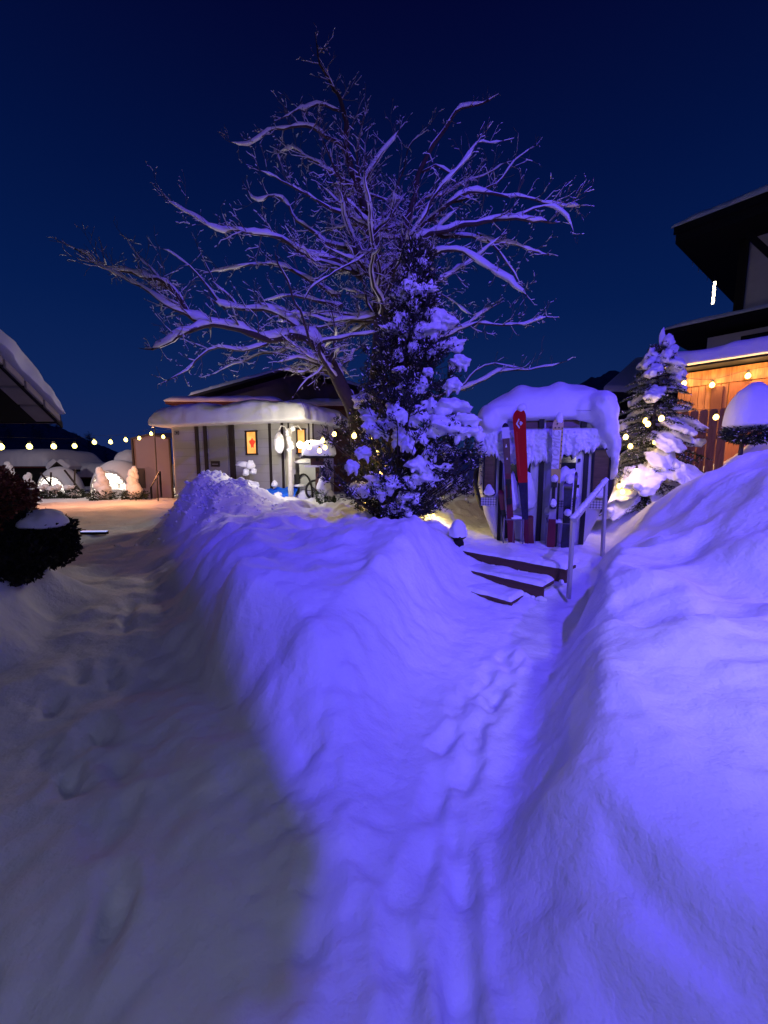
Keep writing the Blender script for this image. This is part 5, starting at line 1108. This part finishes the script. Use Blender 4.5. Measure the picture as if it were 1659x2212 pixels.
# ------------------------------------------------------------------ CHALET
P1 = W(1455, 502, 17); RZ = P1.z
def at_z(xd, yd, z):
    lo, hi = 2, 60
    for _ in range(40):
        m_ = (lo + hi) / 2
        if W(xd, yd, m_).z < z: lo = m_
        else: hi = m_
    return W(xd, yd, (lo + hi) / 2)
Pn = at_z(1659, 425, RZ); 
dn = Vector((Pn.x - P1.x, Pn.y - P1.y, 0)).normalized(); df = Vector((-dn.y, dn.x, 0)); df = df if df.x > 0 else -df
ch = thing('chalet', 'large dark alpine chalet with jutting eaves and balcony, towering at the upper right', 'chalet', (P1.x, P1.y, 0), math.atan2(dn.y, dn.x))
WCH = mat('chalet_render', (.62, .58, .62), .9, vary=.1)
LR = 12.0; DR = 11.0; sgn = 1 if Vector((-dn.y, dn.x, 0)).dot(df) > 0 else -1
def roofp(b, th, o, inset=0):
    v = lambda x, y, z: (x, sgn * y, z)
    b.add([v(inset, inset, RZ + o), v(LR, inset, RZ + o), v(LR, DR, RZ + 3.2 + o), v(inset, DR, RZ + 3.2 + o), v(inset, inset, RZ + o + th), v(LR, inset, RZ + o + th), v(LR, DR, RZ + 3.2 + o + th), v(inset, DR, RZ + 3.2 + o + th)], [(0, 1, 2, 3), (4, 5, 6, 7), (0, 1, 5, 4), (1, 2, 6, 5), (2, 3, 7, 6), (3, 0, 4, 7)])
rf = part('roof', SHADE, ch, lambda b: roofp(b, .28, -.10))
sn = snow_slab('roof_snow', LR / 2, math.hypot(DR, 3.2) / 2, .34, rf, p=10, amp=.05, seed=8, n=(60, 50), under=.02); sn.rotation_euler = (sgn * math.atan2(3.2, DR), 0, 0); sn.location = (LR / 2, sgn * DR / 2, RZ + 1.6 + .19)
part('chimney', SHADE, rf, lambda b: b.box((4.7, sgn * 1.6, RZ + 1.5), (1.3, 1.3, 2.2)))
OV = 1.9
part('wall', WCH, ch, lambda b: b.box((OV + 5, sgn * (OV + 4), RZ / 2 - .2), (10, 8, RZ - .1)))
part('soffit', SHADE, ch, lambda b: b.box((LR / 2 + .04, sgn * (DR / 2 + .04), RZ - .25), (LR - .06, DR - .06, .36)))
part('corner_post', SHADE, ch, lambda b: b.box((OV - .04, sgn * (OV - .04), RZ - 2.0), (.28, .28, 3.2)))
part('corner_post', SHADE, ch, lambda b: b.box((OV + 1.6, sgn * (OV - .9), RZ - 1.8), (.22, .22, 2.9)))
part('brace', SHADE, ch, lambda b: b.bar((OV + .2, sgn * (OV - .9), RZ - .6), (OV + 1.6, sgn * (OV - .9), RZ - 2.6), .2))
bc = part('balcony', SHADE, ch, lambda b: b.box((OV + 5.2, sgn * (OV - .5), RZ - 3.9), (8.0, 1.0, 1.25)))
part('balcony_floor', SHADE, bc, lambda b: b.box((OV + 5.2, sgn * (OV - .48), RZ - 4.62), (8.4, 1.1, .14)))
for x_, z_, w_, h_ in ((OV + 3.6, RZ - 2.3, 1.0, 1.7), (OV + 6.0, RZ - 2.3, 1.0, 1.7), (OV + 1.0, RZ - 7.6, 1.2, 1.0), (OV + 4.6, RZ - 7.6, 1.2, 1.0)):
    wv = part('window', SHADE, ch, lambda b: b.box((x_, sgn * (OV - .01), z_), (w_, .08, h_))); part('pane', GLASSD, wv, lambda b: b.box((x_, sgn * (OV - .06), z_), (w_ - .16, .02, h_ - .16)))
bl = MB(); rr = random.Random(2)
for k in range(40): yy = rr.uniform(0, DR * .6); part('icicle', mat('ice', (.35, .40, .5), .15), rf, lambda b: b.tube([(0.02, sgn * yy, RZ - .1), (0.02, sgn * yy, RZ - .1 - rr.uniform(.15, .5))], [.035, .004], 5)) if k < 18 else None
# low wing with its own snow roof
wA = W(1442, 722, 15.5); wz = wA.z
wg = thing('chalet_wing', 'low pale wing with thin snowy roof below the chalet', 'building', (wA.x, wA.y, 0), math.atan2(dn.y, dn.x))
part('wall', WCH, wg, lambda b: b.box((1.0 + 4, sgn * (.9 + 2), wz / 2 - .1), (8, 4, wz - .2)))
r_ = part('roof', SHADE, wg, lambda b: b.box((5, sgn * 2.6, wz + .06), (10.4, 5.4, .16))); snow_slab('roof_snow', 5.2, 2.7, .20, r_, loc=(5, sgn * 2.6, wz + .16), p=12, amp=.03, seed=5, n=(50, 30))
wv = part('window', SHADE, wg, lambda b: b.box((2.6, sgn * .88, wz - .75), (1.3, .08, .75))); part('pane', GLASSD, wv, lambda b: b.box((2.6, sgn * .83, wz - .75), (1.14, .02, .6)))
# hanging curtain of tiny lights
a = W(1544, 610, 15.2); b0 = W(1540, 655, 15.2); lc = thing('icicle_lights', 'bright vertical strip of tiny white lights hanging at the chalet corner', 'lights', tuple(a))
LED = mat('warm_white_led', (1, .9, .7), .5, emit=(1, .84, .6), estr=6)
for k in range(12):
    f = k / 11; q = (b0 - a) * f; part('led', LED, lc, lambda b: b.lathe((q.x + .010 * math.sin(k * 2.1), 0, q.z), [(.01, -.035), (.04, -.02), (.045, .02), (.01, .035)], 6))
part('wire', CABLE, lc, lambda b: b.tube([(0, .03, .3), b0 - a + Vector((0, .03, 0))], .008, 4))
# snow roofed house in the middle distance, right
mA = W(1302, 846, 21); mB = W(1372, 782, 25); mC = W(1500, 776, 25); mD = W(1500, 852, 21)
mh = thing('distant_house', 'dark low house with a broad snow covered roof slope behind the spruce', 'house', (mA.x, 21, 0))
O = Vector((mA.x, 21, 0)); quad = [mA - O, mD + Vector((3, 0, 0)) - O, mC + Vector((3, 0, 0)) - O, mB - O]
part('roof', ROOFD, mh, lambda b: b.hull2([q_ - Vector((0, 0, .05)) for q_ in quad], [q_ - Vector((0, 0, .3)) for q_ in quad]))
part('roof_snow', SNOW, mh, lambda b: b.hull2([q_ + Vector((0, 0, .30)) for q_ in quad], [q_ - Vector((0, 0, .045)) for q_ in quad]), bevel=.12)
part('wall', SHADE, mh, lambda b: b.prism([(.6, .8), (9, .8), (9, 5), (.6, 5)], -1, mA.z - .35))
# ------------------------------------------------------------------ HILLS AND FAR WOODS
HILL = mat('dark_wooded_hill', (.09, .12, .20), .95, vary=.5, scale=.6)
def hill(cx, cy, rx, ry, h, seed):
    u = np.linspace(-1, 1, 90); U, Vv = np.meshgrid(u, u, indexing='ij'); d = np.hypot(U, Vv); Z = h * np.clip(1 - d**1.6, 0, 1)**.9; Z = Z * (1 + .10 * fbm(U * 3, Vv * 3, 0, seed, 3)) + .5 * fbm(U * 22, Vv * 22, 0, seed + 2, 2) * (Z > .3)
    i = (np.arange(89)[:, None] * 90 + np.arange(89)[None]).ravel(); o = mesh_np('hills', np.stack([cx + U * rx, cy + Vv * ry, Z - 1.0], -1), np.stack([i, i + 90, i + 91, i + 1], 1), HILL); tag(o, kind='structure')
hill(52, 92, 34, 30, 21, 4); hill(-82, 88, 26, 30, 12, 6); hill(0, 150, 90, 40, 7, 8); hill(95, 100, 50, 40, 34, 12)
# ragged far trees on the hills: one mass
p0 = []; p1 = []; r0 = []; r1 = []; rr = random.Random(12)
def ftree(x, y, z, h):
    p0.append((x, y, z)); p1.append((x + rr.uniform(-.3, .3), y, z + h)); r0.append(.12); r1.append(.02)
    for k in range(46):
        f = rr.uniform(.15, 1); a = rr.uniform(0, 6.28); L = h * .30 * (1.15 - f) + .4; b = (x, y, z + h * f); p0.append(b); p1.append((x + L * math.cos(a), y + L * math.sin(a), z + h * f + L * rr.uniform(.1, .9))); r0.append(.07); r1.append(.015)
for k in range(130):
    x = rr.uniform(20, 58); y = rr.uniform(62, 80); d = math.hypot((x - 52) / 34, (y - 92) / 30); z = 21 * max(0, 1 - d**1.6)**.9 - 1.5; ftree(x, y, z, rr.uniform(2.5, 5.5))
for k in range(60):
    x = rr.uniform(-80, -50); y = rr.uniform(62, 84); d = math.hypot((x + 80) / 26, (y - 88) / 30); z = 14 * max(0, 1 - d**1.6)**.9 - 1.5; ftree(x, y, z, rr.uniform(2.0, 4.5))
V, Fc = segs_mesh(p0, p1, r0, r1, 3); o = mesh_np('far_woods', V, Fc, HILL); tag(o, 'far dark woods on the hills', 'woods', kind='stuff')
# ------------------------------------------------------------------ STRING LIGHTS
def bulb_mesh():
    b = MB(); b.lathe((0, 0, 0), [(.004, -.052), (.020, -.044), (.027, -.026), (.024, -.008), (.013, .006), (.010, .012)], 8); return b
_bm = {}
def bulb(parent, p, m=None, s=1.0, light=0, light_col=(1, .62, .22)):
    m = m or BULB; k = (m.name,)
    if k not in _bm:
        o = bulb_mesh().build('bulb', m, None, smooth=True); _bm[k] = o.data; bpy.data.objects.remove(o)
        so = MB(); so.lathe((0, 0, 0), [(.013, .010), (.014, .034), (.008, .04)], 8); o = so.build('socket', SOCKET, None); _bm['s'] = o.data; bpy.data.objects.remove(o)
    o = bpy.data.objects.new('bulb', _bm[k]); link(o, parent); o.location = p; o.scale = (s, s, s)
    q = bpy.data.objects.new('socket', _bm['s']); link(q, o)
    return o
def string(name_label, pts, bulbs, m=None, s=1.0, r=.004, group='strings of warm bulbs', drop=.045):
    t = thing('string_lights', name_label, 'string lights', tuple(pts[0]), 0, group); org = Vector(pts[0])
    P = catmull([np.array(p) for p in pts], .15) if len(pts) > 2 else np.array([np.array(p) for p in pts])
    part('cable', CABLE, t, lambda b: b.tube([Vector(p) - org for p in P], r, 4))
    for q in bulbs: bulb(t, Vector(q) - org - Vector((0, 0, drop * s)), m, s)
    return t
b1 = [(0, 950, 9), (62, 951, 10), (115, 952, 11), (160, 952, 12), (203, 945, 13), (238, 945, 14), (271, 941, 15), (300, 938, 16), (326, 929, 17)]
B1 = [W(*p) for p in b1]
string('long string of yellow white bulbs strung across the left side to a thin black pole', [W(-60, 940, 8.5)] + [p + Vector((0, 0, .06)) for p in B1] + [W(333, 926, 17), W(352, 930, 15.8), W(370, 926, 14.9)], B1 + [W(352, 935, 15.8)], BULBF, 2.3)
s2 = [(1245, 886, 5.95), (1325, 887, 6.3), (1430, 887, 6.5), (1548, 884, 6.8), (1680, 876, 7.0)]
string('string of warm bulbs on a thin wire from the gondola roof across to the right', [W(*p) for p in s2], [W(1325, 891, 6.3), W(1430, 890, 6.5), W(1548, 888, 6.8), W(1740, 880, 7.0)], BULB, 1.5, .003)
xo = [(1395, 905, 6.75), (1352, 940, 6.9), (1375, 1014, 6.8), (1345, 1058, 6.85), (1325, 1022, 6.95), (1400, 912, 6.7), (1338, 1046, 7.0), (1362, 960, 7.1), (1440, 985, 6.9), (1415, 950, 6.95)]
string('warm bulbs wound through the young spruce by the hut', [W(*p) for p in xo], [W(*p) for p in xo], BULB, 1.5, .003, drop=0)
eo = [(765, 928, 6.6), (722, 926, 7.6), (697, 940, 7.8), (668, 955, 7.9), (690, 962, 7.7), (702, 955, 7.6)]
string('warm bulbs among bare twigs left of the dark evergreen', [W(*p) for p in eo], [W(*p) for p in eo], BULB, 1.5, .003)
eo = [(800, 940, 6.5), (815, 975, 6.8), (835, 1000, 6.9), (790, 1085, 6.9), (860, 1130, 6.9), (935, 1128, 7.3), (905, 1105, 7.2), (822, 1020, 7.0)]
EO = [W(*p) for p in eo]
for q in EO: q.z = max(q.z, gz(q.x, q.y) + .08)
string('warm bulbs buried in the dark evergreen and the snow at its foot', EO, EO, BULB, 1.3, .003, drop=0)

def glow(p, e, r=.05, col=(1, .56, .20), nm='bulb_glow'):
    l = bpy.data.lights.new(nm, 'POINT'); l.energy = e; l.color = col; l.shadow_soft_size = r; o = bpy.data.objects.new(nm, l); COL.objects.link(o); o.location = p
    return o
# hut bulbs under the eave and on the wall
def on_hut(xd, yd, off=.16):
    q, z = WP(xd, yd, HA, HB); d = Vector((HB[0] - HA[0], HB[1] - HA[1], 0)).normalized(); n_ = Vector((d.y, -d.x, 0)); n_ = n_ if n_.y < 0 else -n_
    return Vector((HA[0], HA[1], 0)) + d * q + n_ * off + Vector((0, 0, z))
hb = [on_hut(*p) for p in ((1470, 812), (1483, 818), (1543, 821), (1620, 801), (1690, 790))]
string('warm bulbs hanging under the snowy eave of the wooden hut', hb, hb[1:], BULB, 2.0, .004)
hb2 = [on_hut(1492, 905, .3), on_hut(1511, 897, .3), on_hut(1535, 905, .3), on_hut(1543, 932, .3), on_hut(1560, 925, .3)]
string('lower warm bulbs looped before the plank wall of the hut', hb2, [hb2[1], hb2[3]], BULB, 2.0, .004)
for q in hb[1:]: glow(q + Vector((-.10, -.12, -.06)), 17)
for q in (hb2[1], hb2[3]): glow(q + Vector((-.1, -.12, -.05)), 11)
for xd, yd, Y, e in ((1395, 905, 6.5, 6), (1352, 935, 6.65, 4), (1375, 1005, 6.5, 5), (1330, 1050, 6.8, 3.5), (1325, 895, 6.2, 5)): glow(W(xd, yd, Y), e, .04, (1, .66, .28))
for xd, yd, Y, e in ((765, 935, 6.5, 4), (700, 948, 7.7, 10), (815, 985, 6.75, 3), (790, 1080, 6.9, 3)): glow(W(xd, yd, Y), e, .04, (1, .66, .26))
glow(EO[5] + Vector((.05, -.05, .20)), 20, .04, (1, .72, .22)); glow(EO[4] + Vector((.0, .12, .1)), 4, .04, (1, .72, .22))
# lamp post, domes, plaza
glow(W(655, 940, 11.0), 55, .08, (1, .80, .52), 'lamp_post_light'); glow(W(585, 950, 10.6), 105, .1, (1, .90, .76), 'lamp_post_light')
for (c_, r_, h_), e_, col in zip(DOMES, (70, 110, 80), ((1, .88, .7), (1, .86, .66), (1, .70, .40))): glow(c_ + Vector((.1, -.1, h_ * .50)), e_, .08, col, 'dome_light')
glow(W(285, 1000, 16.0), 170, .1, (1, .38, .16), 'plaza_light'); glow(W(150, 995, 15.3), 150, .1, (1, .42, .24), 'plaza_light')
for k in (0, 2, 4, 6, 8): glow(B1[k] + Vector((0, -.15, -.1)), 5, .06, (1, .72, .36))
# ------------------------------------------------------------------ CAMERA, SKY, LAMPS, ADDED FILLS AND BLOCKER
cam = bpy.data.cameras.new('camera'); co = bpy.data.objects.new('camera', cam); COL.objects.link(co)
co.location = (0, 0, EYE); co.rotation_euler = (R(90) - PITCH, 0, 0)
cam.sensor_fit = 'HORIZONTAL'; cam.sensor_width = 36; cam.lens = 36 * F / 768; cam.clip_end = 3000; cam.clip_start = .05
sc.camera = co
w = bpy.data.worlds.new('World'); sc.world = w; w.use_nodes = True; nt = w.node_tree; bg = nt.nodes['Background']
tc = nt.nodes.new('ShaderNodeTexCoord'); sx = nt.nodes.new('ShaderNodeSeparateXYZ'); nt.links.new(tc.outputs['Generated'], sx.inputs[0])
cr = nt.nodes.new('ShaderNodeValToRGB'); nt.links.new(sx.outputs['Z'], cr.inputs[0])
el = cr.color_ramp.elements
el[0].position = 0.0; el[0].color = (.0090, .022, .108, 1)
el[1].position = 1.0; el[1].color = (.0006, .0008, .012, 1)
for p_, c_ in ((.14, (.0045, .0185, .100)), (.32, (.0014, .0112, .076)), (.52, (.0007, .0060, .052)), (.72, (.0008, .0018, .028))):
    e = el.new(p_); e.color = (*c_, 1)
# a little unevenness from thin cloud
nz = nt.nodes.new('ShaderNodeTexNoise'); nz.inputs['Scale'].default_value = 1.6; nt.links.new(tc.outputs['Generated'], nz.inputs['Vector'])
mr = nt.nodes.new('ShaderNodeMapRange'); mr.inputs[3].default_value = .88; mr.inputs[4].default_value = 1.12; nt.links.new(nz.outputs['Fac'], mr.inputs[0])
vm = nt.nodes.new('ShaderNodeVectorMath'); vm.operation = 'SCALE'; nt.links.new(cr.outputs[0], vm.inputs[0]); nt.links.new(mr.outputs[0], vm.inputs['Scale'])
nt.links.new(vm.outputs[0], bg.inputs[0]); bg.inputs[1].default_value = 1.0

def lamp(name, kind, loc, energy, color, size=.1, target=None, spot=None, blend=.5, parent=None):
    l = bpy.data.lights.new(name, kind); l.energy = energy; l.color = color; l.shadow_soft_size = size
    o = bpy.data.objects.new(name, l); link(o, parent); o.location = loc
    if kind == 'SPOT': l.spot_size = spot; l.spot_blend = blend
    if target is not None: o.rotation_euler = (Vector(target) - Vector(loc)).to_track_quat('-Z', 'Y').to_euler()
    return o
lamp('blue_flood_lamp', 'SPOT', (2.6, -3.1, 8.3), 4000, (.095, .048, 1.0), .09, (2.0, 7.2, 1.6), R(80), .60)
lamp('blue_side_fill', 'SPOT', (6.4, .8, 5.2), 1300, (.10, .045, 1.0), .10, (3.2, 4.6, .8), R(56), .7)  # added spot raking the right bank for relief; no known fixture
lamp('violet_tree_fill', 'SPOT', (2.5, -3.0, 6.4), 620, (.46, .26, 1.0), .12, (-.8, 9, 8.2), R(70), .7)  # added fill for the bare tree's crown, not a known lamp
lamp('porch_fill_lamp', 'POINT', (-.2, -.35, 2.7), 34, (.58, .66, 1.0), .25)
lamp('porch_fill_lamp', 'SPOT', (2.3, -.3, 3.3), 140, (.95, .82, 1.0), .25, (3.1, 3.2, .6), R(92), .7)  # added neutral fill for the right bank; no second porch light is known
lamp('yard_fill', 'SPOT', (-16, 13.5, 6.0), 900, (1.0, .86, .90), .3, (-15, 24, 1.0), R(95), .5)  # added out of view to brighten the dome shells and shed snow
hw = thing('blocker_wall', 'unseen wall added behind the camera to block the blue flood, its upper part jutting', 'wall', (-2.36, -.8, 0))  # unseen blocker, added to cut the blue flood along the left path
part('lower_blocker', WALLP, hw, lambda b: b.box((-.15, 0, 1.45), (6.6, .25, 4.9)))
part('upper_blocker', WALLP, hw, lambda b: b.box((0, 0, 7.45), (6.9, .27, 7.1)))  # juts past the lower box only to shape the shadow edge
part('blocker_foot', WALLB, hw, lambda b: b.box((-.15, .01, .2), (6.64, .29, .8)))
sc.view_settings.view_transform = 'Standard'; sc.view_settings.look = 'None'; sc.view_settings.exposure = 0; sc.view_settings.gamma = 1
sc.render.engine = 'CYCLES'; sc.cycles.use_light_tree = True
sc.cycles.max_bounces = 6; sc.cycles.sample_clamp_indirect = 6
